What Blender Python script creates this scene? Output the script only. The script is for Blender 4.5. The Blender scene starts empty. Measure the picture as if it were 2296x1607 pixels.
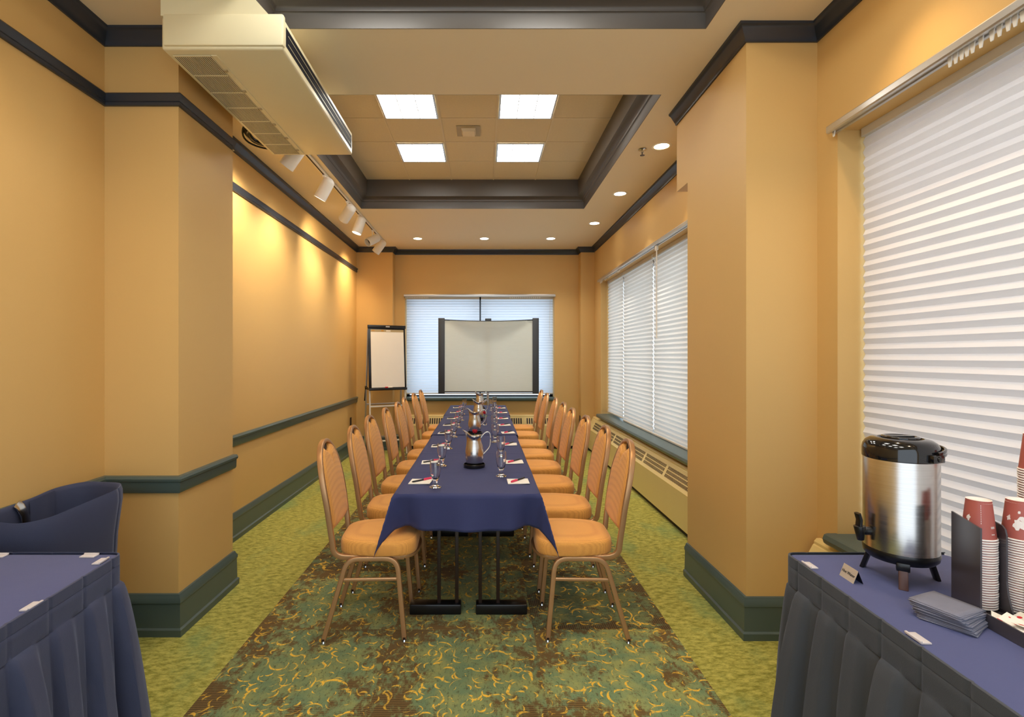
import bpy, bmesh, math, random
from mathutils import Vector, Matrix, Euler
random.seed(11)
PI = math.pi
scene = bpy.context.scene
COL = scene.collection

# ------------------------------------------------------------------ camera
CAMH = 1.465
cam_data = bpy.data.cameras.new('camera')
cam = bpy.data.objects.new('camera', cam_data)
COL.objects.link(cam)
cam.location = (0, 0, CAMH)
cam.rotation_euler = (PI / 2, 0, 0)
cam_data.sensor_width = 36.0
cam_data.lens = 36.0 * 1144 / 2296
cam_data.shift_x = 0.02744
cam_data.shift_y = -0.00196
cam_data.clip_start = 0.02
cam_data.clip_end = 200
scene.camera = cam

# ------------------------------------------------------------------ world, exposure
world = bpy.data.worlds.new('world')
scene.world = world
world.use_nodes = True
bg = world.node_tree.nodes['Background']
bg.inputs['Color'].default_value = (0.80, 0.90, 1.0, 1)
bg.inputs['Strength'].default_value = 1.15
scene.view_settings.view_transform = 'Standard'
scene.view_settings.look = 'None'
scene.view_settings.gamma = 1
scene.view_settings.use_curve_mapping = False
scene.view_settings.exposure = 0.9
scene.cycles.use_denoising = True
scene.cycles.max_bounces = 9
scene.cycles.diffuse_bounces = 5
scene.cycles.glossy_bounces = 4
scene.cycles.transmission_bounces = 8
scene.cycles.transparent_max_bounces = 12
scene.cycles.caustics_reflective = False
scene.cycles.caustics_refractive = False
scene.cycles.sample_clamp_indirect = 6

LIGHT_TROFFER = 9.0      # emission of the fluorescent diffusers
SPOT_WARM = (1.0, 0.72, 0.42)
SPOT_HALO = (1.0, 0.82, 0.58)
SPOT_COOL = (1.0, 0.90, 0.78)

# ------------------------------------------------------------------ material helpers
def s2l(c):
    c = c / 255.0
    return c / 12.92 if c <= 0.04045 else ((c + 0.055) / 1.055) ** 2.4
def rgb(r, g, b):
    return (s2l(r), s2l(g), s2l(b), 1.0)

class NT:
    def __init__(self, m):
        self.t = m.node_tree
    def n(self, kind, **kw):
        nd = self.t.nodes.new(kind)
        for k, v in kw.items():
            setattr(nd, k, v)
        return nd
    def link(self, a, b):
        self.t.links.new(a, b)
    def put(self, sock, v):
        if hasattr(v, 'is_output') or isinstance(v, bpy.types.NodeSocket):
            self.link(v, sock)
        elif v is not None:
            sock.default_value = v
    def math(self, op, a, b=None, c=None, clamp=False):
        nd = self.n('ShaderNodeMath', operation=op, use_clamp=clamp)
        self.put(nd.inputs[0], a)
        if b is not None: self.put(nd.inputs[1], b)
        if c is not None: self.put(nd.inputs[2], c)
        return nd.outputs[0]
    def vmath(self, op, a, b=None):
        nd = self.n('ShaderNodeVectorMath', operation=op)
        self.put(nd.inputs[0], a)
        if b is not None: self.put(nd.inputs[1], b)
        return nd
    def mix(self, f, a, b, blend='MIX'):
        nd = self.n('ShaderNodeMix', data_type='RGBA', blend_type=blend)
        self.put(nd.inputs[0], f); self.put(nd.inputs[6], a); self.put(nd.inputs[7], b)
        return nd.outputs[2]
    def noise(self, vec, scale, detail=3, rough=0.55, dist=0.0):
        nd = self.n('ShaderNodeTexNoise')
        self.put(nd.inputs['Vector'], vec)
        nd.inputs['Scale'].default_value = scale
        nd.inputs['Detail'].default_value = detail
        nd.inputs['Roughness'].default_value = rough
        nd.inputs['Distortion'].default_value = dist
        return nd.outputs['Fac']
    def step(self, v, lo, hi):
        nd = self.n('ShaderNodeMapRange', interpolation_type='SMOOTHSTEP')
        self.put(nd.inputs[0], v)
        nd.inputs[1].default_value = lo; nd.inputs[2].default_value = hi
        return nd.outputs[0]
    def coords(self, kind='Object'):
        return self.n('ShaderNodeTexCoord').outputs[kind]
    def mapping(self, vec, scale=(1, 1, 1), rot=(0, 0, 0)):
        nd = self.n('ShaderNodeMapping')
        self.put(nd.inputs[0], vec)
        nd.inputs['Scale'].default_value = scale
        nd.inputs['Rotation'].default_value = rot
        return nd.outputs[0]
    def bump(self, h, strength=0.2, dist=0.01):
        nd = self.n('ShaderNodeBump')
        self.put(nd.inputs['Height'], h)
        nd.inputs['Strength'].default_value = strength
        nd.inputs['Distance'].default_value = dist
        return nd.outputs[0]

def mat(name, color, rough=0.6, metal=0.0, var=0.05, vscale=6.0, bump=0.0, bscale=150.0, sheen=0.0,
        spec=0.5, coat=0.0, aniso=0.0):
    m = bpy.data.materials.new(name)
    m.use_nodes = True
    t = NT(m)
    b = m.node_tree.nodes['Principled BSDF']
    co = t.coords()
    nz = t.noise(co, vscale, 3)
    dark = tuple(c * (1 - var) for c in color[:3]) + (1,)
    lite = tuple(min(1, c * (1 + var)) for c in color[:3]) + (1,)
    t.link(t.mix(nz, dark, lite), b.inputs['Base Color'])
    b.inputs['Roughness'].default_value = rough
    b.inputs['Metallic'].default_value = metal
    b.inputs['Specular IOR Level'].default_value = spec
    b.inputs['Sheen Weight'].default_value = sheen
    b.inputs['Coat Weight'].default_value = coat
    b.inputs['Anisotropic'].default_value = aniso
    if bump:
        t.link(t.bump(t.noise(co, bscale, 2), bump, 0.004), b.inputs['Normal'])
    return m

M = {}
M['wall'] = mat('wall_paint', rgb(211, 173, 108), 0.55, var=0.03, vscale=1.5, bump=0.05, bscale=220)
M['soffit'] = mat('ceiling_paint', rgb(234, 218, 184), 0.6, var=0.02, vscale=1.2)
M['tray'] = mat('tray_paint', rgb(90, 84, 78), 0.42, var=0.03)
M['trim'] = mat('slate_trim_paint', rgb(76, 92, 90), 0.32, var=0.05)
M['crown'] = mat('trim_paint_blue_reflection', rgb(46, 50, 58), 0.32, var=0.05)  # taken as the slate paint; dark bluish reflection put into the colour
M['tile'] = mat('ceiling_tile', rgb(222, 204, 166), 0.85, var=0.06, vscale=60, bump=0.25, bscale=160)
M['tbar'] = mat('ceiling_grid', rgb(222, 204, 166), 0.5, var=0.02)
M['ac'] = mat('cream_enamel', rgb(226, 216, 178), 0.32, var=0.02)
M['ac_dark'] = mat('dark_slot', rgb(48, 34, 30), 0.6)
M['white_plastic'] = mat('white_plastic', rgb(238, 232, 220), 0.35, var=0.02)
M['black_plastic'] = mat('black_plastic', rgb(17, 17, 20), 0.28, var=0.1)
M['gloss_black'] = mat('glossy_black_lid', rgb(14, 14, 18), 0.1, var=0.05, coat=0.4)
M['louver_dark'] = mat('dark_louver', rgb(22, 24, 34), 0.7, spec=0.2)
M['warm_reflection_plastic'] = mat('warm_reflection_plastic', rgb(86, 58, 52), 0.4)  # black plastic with a warm reflection put into its colour
M['dark_steel'] = mat('dark_brown_steel', rgb(42, 28, 22), 0.4, var=0.1)
M['chrome'] = mat('chrome', rgb(205, 205, 205), 0.15, 1.0, var=0.02)
M['alu'] = mat('aluminium', rgb(205, 205, 203), 0.32, 0.85, var=0.03)
M['bronze'] = mat('champagne_metal', rgb(190, 148, 106), 0.36, 0.65, var=0.05)
M['radiator'] = mat('radiator_enamel', rgb(228, 205, 140), 0.4, var=0.02)
M['white_metal'] = mat('white_tube', rgb(225, 220, 210), 0.35, var=0.02)
M['grey_plastic'] = mat('grey_plastic', rgb(60, 66, 74), 0.45)
M['paper'] = mat('paper', rgb(240, 236, 228), 0.8, var=0.02)
M['white_vinyl'] = mat('white_shade_trim', rgb(214, 208, 196), 0.5, var=0.02)
M['pink'] = mat('pink_pen_barrel', rgb(226, 62, 100), 0.35)
M['red'] = mat('red_print', rgb(214, 44, 58), 0.6)
M['rose'] = mat('red_rose', rgb(176, 14, 40), 0.7, var=0.25, vscale=60)
M['leaf'] = mat('green_leaf', rgb(104, 150, 36), 0.5, var=0.2, vscale=40)
M['cup'] = mat('red_brown_cup', rgb(176, 92, 82), 0.5, var=0.05, vscale=20)
M['cup_white'] = mat('cup_rim_paper', rgb(244, 236, 232), 0.6, var=0.02)
M['napkin'] = mat('charcoal_napkin', rgb(122, 125, 144), 0.9, var=0.08, vscale=30, bump=0.2, bscale=400)
M['acrylic'] = mat('black_acrylic', rgb(72, 67, 73), 0.25, var=0.05)
M['tea_green'] = mat('green_carton', rgb(120, 190, 30), 0.5)
M['gold_print'] = mat('gold_print', rgb(190, 140, 50), 0.5)
M['vent_tan'] = mat('vent_tan', rgb(176, 158, 120), 0.5)
M['ink'] = mat('black_ink', rgb(30, 30, 32), 0.6)
M['brushed'] = mat('brushed_sign', rgb(205, 200, 190), 0.35, 0.5)

def cloth_mat(name, color, weave=700, bump=0.25, sheen=0.25):
    m = bpy.data.materials.new(name); m.use_nodes = True
    t = NT(m); b = m.node_tree.nodes['Principled BSDF']
    co = t.coords()
    nz = t.noise(co, 4, 4)
    fine = t.noise(t.mapping(co, (1, 1, 0.6)), weave, 2)
    c1 = tuple(c * 0.9 for c in color[:3]) + (1,); c2 = tuple(c * 1.1 for c in color[:3]) + (1,)
    col = t.mix(nz, c1, c2)
    col = t.mix(t.math('MULTIPLY', fine, 0.25), col, tuple(c * 1.5 for c in color[:3]) + (1,))
    t.link(col, b.inputs['Base Color'])
    b.inputs['Roughness'].default_value = 0.75
    b.inputs['Sheen Weight'].default_value = sheen
    b.inputs['Sheen Roughness'].default_value = 0.45
    b.inputs['Sheen Tint'].default_value = (0.6, 0.68, 1.0, 1)
    t.link(t.bump(t.math('ADD', t.math('MULTIPLY', fine, 0.3), t.noise(co, 9, 3)), bump, 0.01), b.inputs['Normal'])
    return m
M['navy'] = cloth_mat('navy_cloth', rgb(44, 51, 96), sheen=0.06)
M['navy_lit'] = cloth_mat('window_lit_navy_cloth', rgb(72, 79, 124))  # same navy cloth; window light on the side tables put into the colour
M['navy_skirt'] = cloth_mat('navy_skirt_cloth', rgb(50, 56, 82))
M['charcoal_skirt'] = cloth_mat('charcoal_skirt_cloth', rgb(60, 64, 70), sheen=0.15)

# seat fabric: fine dotted weave
def seat_fabric():
    m = bpy.data.materials.new('orange_dot_fabric'); m.use_nodes = True
    t = NT(m); b = m.node_tree.nodes['Principled BSDF']
    co = t.coords()
    v = t.n('ShaderNodeTexVoronoi', feature='F1')
    t.put(v.inputs['Vector'], co)
    v.inputs['Scale'].default_value = 155
    v.inputs['Randomness'].default_value = 0.1
    d = t.step(v.outputs['Distance'], 0.25, 0.6)
    nz = t.noise(co, 7, 3)
    base = t.mix(nz, rgb(228, 158, 72), rgb(242, 178, 86))
    t.link(t.mix(t.math('MULTIPLY', d, 0.36), base, rgb(168, 98, 42)), b.inputs['Base Color'])
    b.inputs['Roughness'].default_value = 0.75
    b.inputs['Sheen Weight'].default_value = 0.15
    t.link(t.bump(t.math('SUBTRACT', 1.0, d), 0.35, 0.002), b.inputs['Normal'])
    return m
M['seat'] = seat_fabric()

def steel_mat():
    m = bpy.data.materials.new('brushed_steel'); m.use_nodes = True
    t = NT(m); b = m.node_tree.nodes['Principled BSDF']
    co = t.coords()
    br = t.noise(t.mapping(co, (1, 1, 60)), 6, 3)
    t.link(t.mix(br, rgb(186, 182, 178), rgb(214, 210, 205)), b.inputs['Base Color'])
    b.inputs['Metallic'].default_value = 1.0
    t.link(t.math('ADD', t.math('MULTIPLY', br, 0.12), 0.16), b.inputs['Roughness'])
    b.inputs['Anisotropic'].default_value = 0.6
    return m
M['steel'] = steel_mat()

def glass_mat():
    m = bpy.data.materials.new('clear_glass'); m.use_nodes = True
    b = m.node_tree.nodes['Principled BSDF']
    t = NT(m)
    t.link(t.mix(t.noise(t.coords(), 20, 2), (0.97, 0.98, 0.98, 1), (1, 1, 1, 1)), b.inputs['Base Color'])
    b.inputs['Transmission Weight'].default_value = 1.0
    b.inputs['Roughness'].default_value = 0.0
    b.inputs['IOR'].default_value = 1.45
    return m
M['glass'] = glass_mat()

def pane_mat():
    m = bpy.data.materials.new('window_glass'); m.use_nodes = True
    t = NT(m); nt = m.node_tree
    out = nt.nodes['Material Output']; nt.nodes.remove(nt.nodes['Principled BSDF'])
    tr = t.n('ShaderNodeBsdfTransparent'); gl = t.n('ShaderNodeBsdfGlossy')
    gl.inputs['Roughness'].default_value = 0.02
    t.link(t.mix(t.noise(t.coords(), 2, 1), (0.92, 0.96, 0.98, 1), (0.95, 0.98, 1, 1)), tr.inputs[0])
    mx = t.n('ShaderNodeMixShader'); mx.inputs[0].default_value = 0.08
    t.link(tr.outputs[0], mx.inputs[1]); t.link(gl.outputs[0], mx.inputs[2]); t.link(mx.outputs[0], out.inputs[0])
    return m
M['pane'] = pane_mat()

def frosted_mat(name, col, amount):
    """shade cloth: part diffuse, part translucent, so daylight outside shows through"""
    m = bpy.data.materials.new(name); m.use_nodes = True
    t = NT(m); nt = m.node_tree
    out = nt.nodes['Material Output']; nt.nodes.remove(nt.nodes['Principled BSDF'])
    d = t.n('ShaderNodeBsdfDiffuse'); tr = t.n('ShaderNodeBsdfTranslucent')
    nz = t.noise(t.mapping(t.coords(), (1.5, 1.5, 12)), 5, 3)
    c = t.mix(nz, tuple(x * 0.93 for x in col[:3]) + (1,), col)
    t.link(c, d.inputs[0]); t.link(c, tr.inputs[0])
    mx = t.n('ShaderNodeMixShader'); mx.inputs[0].default_value = amount
    t.link(d.outputs[0], mx.inputs[1]); t.link(tr.outputs[0], mx.inputs[2]); t.link(mx.outputs[0], out.inputs[0])
    return m
M['shade_far'] = frosted_mat('pale_shade_cloth', (0.80, 0.86, 0.95, 1), 0.62)
M['shade_side'] = frosted_mat('white_shade_cloth', (0.82, 0.80, 0.75, 1), 0.36)
M['shade_near'] = frosted_mat('warm_shade_cloth', (0.87, 0.85, 0.87, 1), 0.16)
M['screen'] = frosted_mat('matte_screen_cloth', (0.80, 0.86, 0.79, 1), 0.2)
M['clip'] = frosted_mat('frosted_clip_plastic', (0.86, 0.82, 0.84, 1), 0.35)

def emit_mat(name, col, strength, spots=False):
    m = bpy.data.materials.new(name); m.use_nodes = True
    t = NT(m); nt = m.node_tree
    out = nt.nodes['Material Output']; nt.nodes.remove(nt.nodes['Principled BSDF'])
    e = t.n('ShaderNodeEmission')
    e.inputs['Color'].default_value = col
    if spots:
        nz = t.noise(t.coords(), 7, 1)
        t.link(t.math('MULTIPLY', t.math('ADD', t.math('MULTIPLY', nz, 1.2), 0.4), strength), e.inputs['Strength'])
    else:
        e.inputs['Strength'].default_value = strength
    t.link(e.outputs[0], out.inputs[0])
    return m
M['troffer'] = emit_mat('fluorescent_diffuser', (1.0, 0.97, 0.90, 1), LIGHT_TROFFER, True)
M['lamp_warm'] = emit_mat('warm_lamp', (1.0, 0.70, 0.36, 1), 14)
M['lamp_cool'] = emit_mat('halogen_lamp', (1.0, 0.93, 0.82, 1), 14)

# carpet: plain yellow green borders, patterned tiles down the middle
def carpet():
    m = bpy.data.materials.new('carpet_tiles'); m.use_nodes = True
    t = NT(m); b = m.node_tree.nodes['Principled BSDF']
    co = t.coords()
    sep = t.n('ShaderNodeSeparateXYZ'); t.link(co, sep.inputs[0])
    X, Y = sep.outputs[0], sep.outputs[1]
    # --- plain border
    big = t.noise(t.mapping(co, (1.0, 0.6, 1), (0, 0, 0.5)), 2.6, 5, 0.6)
    mid = t.noise(t.mapping(co, (1, 2.2, 1), (0, 0, -0.7)), 20, 6, 0.75)
    fine = t.noise(t.mapping(co, (1, 3.0, 1), (0, 0, 0.3)), 120, 3, 0.7)
    green = t.mix(t.step(mid, 0.32, 0.68), rgb(120, 122, 38), rgb(198, 190, 98))
    green = t.mix(t.math('MULTIPLY', t.step(big, 0.5, 0.7), 0.5), green, rgb(104, 146, 96))
    green = t.mix(t.math('MULTIPLY', t.step(fine, 0.5, 0.75), 0.5), green, rgb(92, 104, 28))
    # --- patterned tiles .745 m
    TS = 0.745
    tx = t.math('DIVIDE', t.math('ADD', X, 1.225), TS)
    ty = t.math('DIVIDE', t.math('SUBTRACT', Y, 2.74), TS)
    ix, iy = t.math('FLOOR', tx), t.math('FLOOR', ty)
    fx, fy = t.math('SUBTRACT', tx, ix), t.math('SUBTRACT', ty, iy)
    cmb = t.n('ShaderNodeCombineXYZ'); t.link(ix, cmb.inputs[0]); t.link(iy, cmb.inputs[1])
    wn = t.n('ShaderNodeTexWhiteNoise', noise_dimensions='2D'); t.link(cmb.outputs[0], wn.inputs['Vector'])
    r = wn.outputs['Value']
    swap = t.math('GREATER_THAN', r, 0.5)
    u = t.math('ADD', t.math('MULTIPLY', fx, t.math('SUBTRACT', 1.0, swap)), t.math('MULTIPLY', fy, swap))
    w = t.math('ADD', t.math('MULTIPLY', fy, t.math('SUBTRACT', 1.0, swap)), t.math('MULTIPLY', fx, swap))
    lc = t.n('ShaderNodeCombineXYZ')
    t.link(t.math('ADD', t.math('MULTIPLY', u, TS), t.math('MULTIPLY', r, 37.0)), lc.inputs[0])
    t.link(t.math('ADD', t.math('MULTIPLY', w, TS), t.math('MULTIPLY', r, 91.0)), lc.inputs[1])
    L = lc.outputs[0]
    edge = t.math('MAXIMUM', t.math('ABSOLUTE', t.math('SUBTRACT', u, 0.5)), t.math('ABSOLUTE', t.math('SUBTRACT', w, 0.55)))
    n1 = t.noise(L, 5.0, 6, 0.68)
    n2 = t.noise(t.mapping(L, (1, 1.6, 1)), 22, 5, 0.75)
    brownf = t.step(t.math('ADD', t.math('ADD', t.math('MULTIPLY', n1, 0.75), t.math('MULTIPLY', n2, 0.5)), t.math('MULTIPLY', edge, 0.42)), 0.74, 0.86)
    strip = t.n('ShaderNodeTexWave', wave_type='BANDS', bands_direction='X')
    t.link(L, strip.inputs['Vector']); strip.inputs['Scale'].default_value = 28; strip.inputs['Distortion'].default_value = 1.0
    brown = t.mix(strip.outputs['Fac'], rgb(68, 52, 22), rgb(128, 102, 56))
    grn = t.mix(t.step(t.noise(L, 8, 4), 0.35, 0.7), rgb(112, 136, 100), rgb(150, 156, 96))
    dk = t.step(t.noise(t.mapping(L, (1, 1.8, 1)), 34, 5, 0.8), 0.52, 0.64)
    grn = t.mix(t.math('MULTIPLY', dk, 0.75), grn, rgb(66, 66, 36))
    tile = t.mix(brownf, grn, brown)
    def crescents(vec, scale, r0, wd, seed):
        sv = t.vmath('SCALE', vec); sv.inputs['Scale'].default_value = scale
        wob = t.n('ShaderNodeTexNoise'); t.link(vec, wob.inputs['Vector']); wob.inputs['Scale'].default_value = 6
        sv2 = t.vmath('ADD', sv.outputs[0], t.vmath('MULTIPLY', wob.outputs['Color'], (0.5, 0.5, 0)).outputs[0])
        sv3 = t.vmath('ADD', sv2.outputs[0], (seed, seed * 2.1, 0))
        v = t.n('ShaderNodeTexVoronoi', feature='F1', voronoi_dimensions='2D')
        t.link(sv3.outputs[0], v.inputs['Vector']); v.inputs['Scale'].default_value = 1.0
        v.inputs['Randomness'].default_value = 0.75
        d = t.vmath('SUBTRACT', sv3.outputs[0], v.outputs['Position'])
        sx = t.n('ShaderNodeSeparateXYZ'); t.link(d.outputs[0], sx.inputs[0])
        sc = t.n('ShaderNodeSeparateColor'); t.link(v.outputs['Color'], sc.inputs[0])
        a = t.math('MULTIPLY', sc.outputs[0], 6.283)
        ln = t.math('MAXIMUM', v.outputs['Distance'], 0.001)
        dot = t.math('DIVIDE', t.math('ADD', t.math('MULTIPLY', sx.outputs[0], t.math('COSINE', a)),
                                      t.math('MULTIPLY', sx.outputs[1], t.math('SINE', a))), ln)
        rad = t.math('ADD', r0, t.math('MULTIPLY', sc.outputs[1], r0 * 0.7))
        off = t.math('ABSOLUTE', t.math('SUBTRACT', ln, rad))
        width = t.math('MULTIPLY', t.math('SUBTRACT', dot, t.math('MULTIPLY', sc.outputs[2], 0.7)), wd)
        return t.step(t.math('SUBTRACT', width, off), 0.0, 0.03)
    cr = t.math('MAXIMUM', crescents(L, 10.5, 0.26, 0.085, 0.0), t.math('MAXIMUM', crescents(L, 15.0, 0.25, 0.11, 7.3), crescents(L, 6.5, 0.27, 0.06, 3.1)))
    worn = t.step(t.noise(L, 60, 3, 0.7), 0.36, 0.5)
    cr = t.math('MULTIPLY', cr, worn)
    cr = t.math('MULTIPLY', cr, t.math('SUBTRACT', 1.0, t.math('MULTIPLY', brownf, 0.35)))
    shade_r = t.math('ADD', t.math('MULTIPLY', wn.outputs['Value'], 0.5), 0.58)
    sv_ = t.n('ShaderNodeCombineColor')
    for q_ in range(3): t.link(shade_r, sv_.inputs[q_])
    tile = t.mix(1.0, tile, sv_.outputs[0], 'MULTIPLY')
    tile = t.mix(cr, tile, rgb(238, 190, 62))
    tile = t.mix(t.math('MULTIPLY', t.step(fine, 0.5, 0.75), 0.25), tile, rgb(60, 50, 24))
    inside = t.math('MULTIPLY', t.math('GREATER_THAN', X, -1.225), t.math('LESS_THAN', X, 1.01))
    t.link(t.mix(inside, green, tile), b.inputs['Base Color'])
    b.inputs['Roughness'].default_value = 0.95
    b.inputs['Specular IOR Level'].default_value = 0.15
    b.inputs['Sheen Weight'].default_value = 0.1
    t.link(t.bump(t.noise(co, 260, 3), 0.5, 0.006), b.inputs['Normal'])
    return m
M['carpet'] = carpet()

# ------------------------------------------------------------------ mesh builder
class MB:
    def __init__(self):
        self.v = []; self.f = []; self.mi = []
    def add(self, vs, fs, mi=0):
        o = len(self.v)
        self.v += [tuple(p) for p in vs]
        self.f += [tuple(i + o for i in f) for f in fs]
        self.mi += [mi] * len(fs)
        return self
    def box(self, x0, x1, y0, y1, z0, z1, mi=0):
        v = [(x, y, z) for z in (z0, z1) for y in (y0, y1) for x in (x0, x1)]
        return self.add(v, [(0, 2, 3, 1), (4, 5, 7, 6), (0, 1, 5, 4), (2, 6, 7, 3), (0, 4, 6, 2), (1, 3, 7, 5)], mi)
    def obox(self, mtx, sx, sy, sz, mi=0):
        v = [mtx @ Vector((x, y, z)) for z in (-sz, sz) for y in (-sy, sy) for x in (-sx, sx)]
        return self.add(v, [(0, 2, 3, 1), (4, 5, 7, 6), (0, 1, 5, 4), (2, 6, 7, 3), (0, 4, 6, 2), (1, 3, 7, 5)], mi)
    def lathe(self, prof, n=24, mtx=None, cap0=True, cap1=True, mi=0):
        vs, fs = [], []
        for r, z in prof:
            for i in range(n):
                a = 2 * PI * i / n
                vs.append(Vector((r * math.cos(a), r * math.sin(a), z)))
        m = len(prof)
        for j in range(m - 1):
            for i in range(n):
                k = (i + 1) % n
                fs.append((j * n + i, j * n + k, (j + 1) * n + k, (j + 1) * n + i))
        if cap0: fs.append(tuple(reversed(range(n))))
        if cap1: fs.append(tuple(range((m - 1) * n, m * n)))
        if mtx is not None: vs = [mtx @ v for v in vs]
        return self.add(vs, fs, mi)
    def cyl(self, p0, p1, r0, r1=None, n=12, mi=0):
        p0, p1 = Vector(p0), Vector(p1)
        r1 = r0 if r1 is None else r1
        d = (p1 - p0); L = d.length
        q = d.to_track_quat('Z', 'Y').to_matrix().to_4x4()
        return self.lathe([(r0, 0), (r1, L)], n, Matrix.Translation(p0) @ q, mi=mi)
    def sweep(self, path, prof, up=(0, 0, 1), closed=False, mi=0, caps=True):
        """prof: closed list of (a, b): a along side = tangent x up, b along the corrected up"""
        P = [Vector(p) for p in path]; n = len(P); k = len(prof)
        upv = Vector(up); vs = []
        for i in range(n):
            if closed:
                t = (P[(i + 1) % n] - P[i - 1])
            elif i == 0: t = P[1] - P[0]
            elif i == n - 1: t = P[-1] - P[-2]
            else: t = (P[i + 1] - P[i]).normalized() + (P[i] - P[i - 1]).normalized()
            t.normalize()
            s = t.cross(upv)
            if s.length < 1e-4: s = t.cross(Vector((0, 1, 0)))
            s.normalize(); u = s.cross(t)
            sc = 1.0
            for a, b in prof:
                vs.append(P[i] + s * a * sc + u * b)
        fs = []
        rng = n if closed else n - 1
        for i in range(rng):
            j = (i + 1) % n
            for q in range(k):
                w = (q + 1) % k
                fs.append((i * k + q, i * k + w, j * k + w, j * k + q))
        if caps and not closed:
            fs.append(tuple(reversed(range(k)))); fs.append(tuple(range((n - 1) * k, n * k)))
        return self.add(vs, fs, mi)
    def grid(self, fn, nu, nv, mi=0):
        vs = [fn(i / nu, j / nv) for j in range(nv + 1) for i in range(nu + 1)]
        fs = [(j * (nu + 1) + i, j * (nu + 1) + i + 1, (j + 1) * (nu + 1) + i + 1, (j + 1) * (nu + 1) + i)
              for j in range(nv) for i in range(nu)]
        return self.add(vs, fs, mi)
    def prism(self, poly, z0, z1, mi=0):
        n = len(poly)
        vs = [(x, y, z0) for x, y in poly] + [(x, y, z1) for x, y in poly]
        fs = [tuple(reversed(range(n))), tuple(range(n, 2 * n))]
        fs += [(i, (i + 1) % n, n + (i + 1) % n, n + i) for i in range(n)]
        return self.add(vs, fs, mi)
    def trim(self, path, prof, mi=0):
        """moulding along a plan polyline; prof (out, z) closed; out is to the right of travel"""
        P = [Vector((p[0], p[1])) for p in path]; n = len(P); k = len(prof); vs = []
        for i in range(n):
            def nrm(a, b):
                d = (b - a).normalized(); return Vector((d.y, -d.x))
            if i == 0: m = nrm(P[0], P[1])
            elif i == n - 1: m = nrm(P[-2], P[-1])
            else:
                n0, n1 = nrm(P[i - 1], P[i]), nrm(P[i], P[i + 1])
                m = (n0 + n1); m = m / max(1e-6, m.dot(n0))
            for o, z in prof:
                vs.append((P[i].x + m.x * o, P[i].y + m.y * o, z))
        fs = []
        for i in range(n - 1):
            for q in range(k):
                w = (q + 1) % k
                fs.append((i * k + q, i * k + w, (i + 1) * k + w, (i + 1) * k + q))
        fs.append(tuple(reversed(range(k)))); fs.append(tuple(range((n - 1) * k, n * k)))
        return self.add(vs, fs, mi)
    def xform(self, mtx):
        self.v = [tuple(mtx @ Vector(p)) for p in self.v]; return self
    def build(self, name, mats, parent=None, smooth=35, bevel=0.0, segs=2, loc=None, fix=True):
        me = bpy.data.meshes.new(name)
        me.from_pydata(self.v, [], self.f)
        if not isinstance(mats, (list, tuple)): mats = [mats]
        for m in mats: me.materials.append(m)
        for p, i in zip(me.polygons, self.mi): p.material_index = i
        bm = bmesh.new(); bm.from_mesh(me)
        if fix: bmesh.ops.recalc_face_normals(bm, faces=bm.faces[:])
        if bevel:
            ed = [e for e in bm.edges if len(e.link_faces) == 2 and e.calc_face_angle(0) > 0.6]
            bmesh.ops.bevel(bm, geom=ed, offset=bevel, segments=segs, profile=0.5, affect='EDGES', clamp_overlap=True)
        bm.to_mesh(me); bm.free()
        if smooth:
            for p in me.polygons: p.use_smooth = True
            me.set_sharp_from_angle(angle=math.radians(smooth))
        me.update()
        o = bpy.data.objects.new(name, me)
        COL.objects.link(o)
        if parent is not None: o.parent = parent
        if loc is not None: o.location = loc
        return o

def tag(o, label=None, cat=None, group=None, kind=None):
    if label: o['label'] = label
    if cat: o['category'] = cat
    if group: o['group'] = group
    if kind: o['kind'] = kind
    return o
def thing(name, label, cat, loc=(0, 0, 0), rz=0.0, group=None):
    o = bpy.data.objects.new(name, None)
    COL.objects.link(o)
    o.empty_display_size = 0.1
    o.location = loc; o.rotation_euler = (0, 0, rz)
    return tag(o, label, cat, group)
def struct(o):
    o['kind'] = 'structure'; return o
def dup(root, loc, rz=None, label=None, group=None, rot=None):
    r = root.copy(); COL.objects.link(r); r.location = loc
    if rz is not None: r.rotation_euler = (0, 0, rz)
    if rot is not None: r.rotation_euler = rot
    if label: r['label'] = label
    if group: r['group'] = group
    for ch in list(root.children):
        c = ch.copy(); COL.objects.link(c); c.parent = r
        for g in list(ch.children):
            d = g.copy(); COL.objects.link(d); d.parent = c
    return r
def lamp_spot(name, parent, loc, direction, energy, color, size=1.4, blend=0.7, radius=0.03):
    ld = bpy.data.lights.new(name, 'SPOT')
    ld.energy = energy; ld.color = color; ld.spot_size = size; ld.spot_blend = blend; ld.shadow_soft_size = radius
    o = bpy.data.objects.new(name, ld); COL.objects.link(o)
    o.parent = parent; o.location = loc
    o.rotation_euler = Vector(direction).to_track_quat('-Z', 'Y').to_euler()
    return o
def rrect(w, h, r, n=4):
    pts = []
    for cx, cy, a0 in ((w - r, h - r, 0), (-w + r, h - r, 90), (-w + r, -h + r, 180), (w - r, -h + r, 270)):
        for i in range(n + 1):
            a = math.radians(a0 + 90 * i / n); pts.append((cx + r * math.cos(a), cy + r * math.sin(a)))
    return pts
def circ(r, n=10):
    return [(r * math.cos(2 * PI * i / n), r * math.sin(2 * PI * i / n)) for i in range(n)]
def smooth_path(pts, it=3):
    """corner rounding by repeated cutting (ends kept)"""
    P = [Vector(p) for p in pts]
    for _ in range(it):
        Q = [P[0]]
        for a, b in zip(P, P[1:]):
            Q.append(a * 0.75 + b * 0.25); Q.append(a * 0.25 + b * 0.75)
        Q.append(P[-1]); P = Q
    return P
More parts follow.
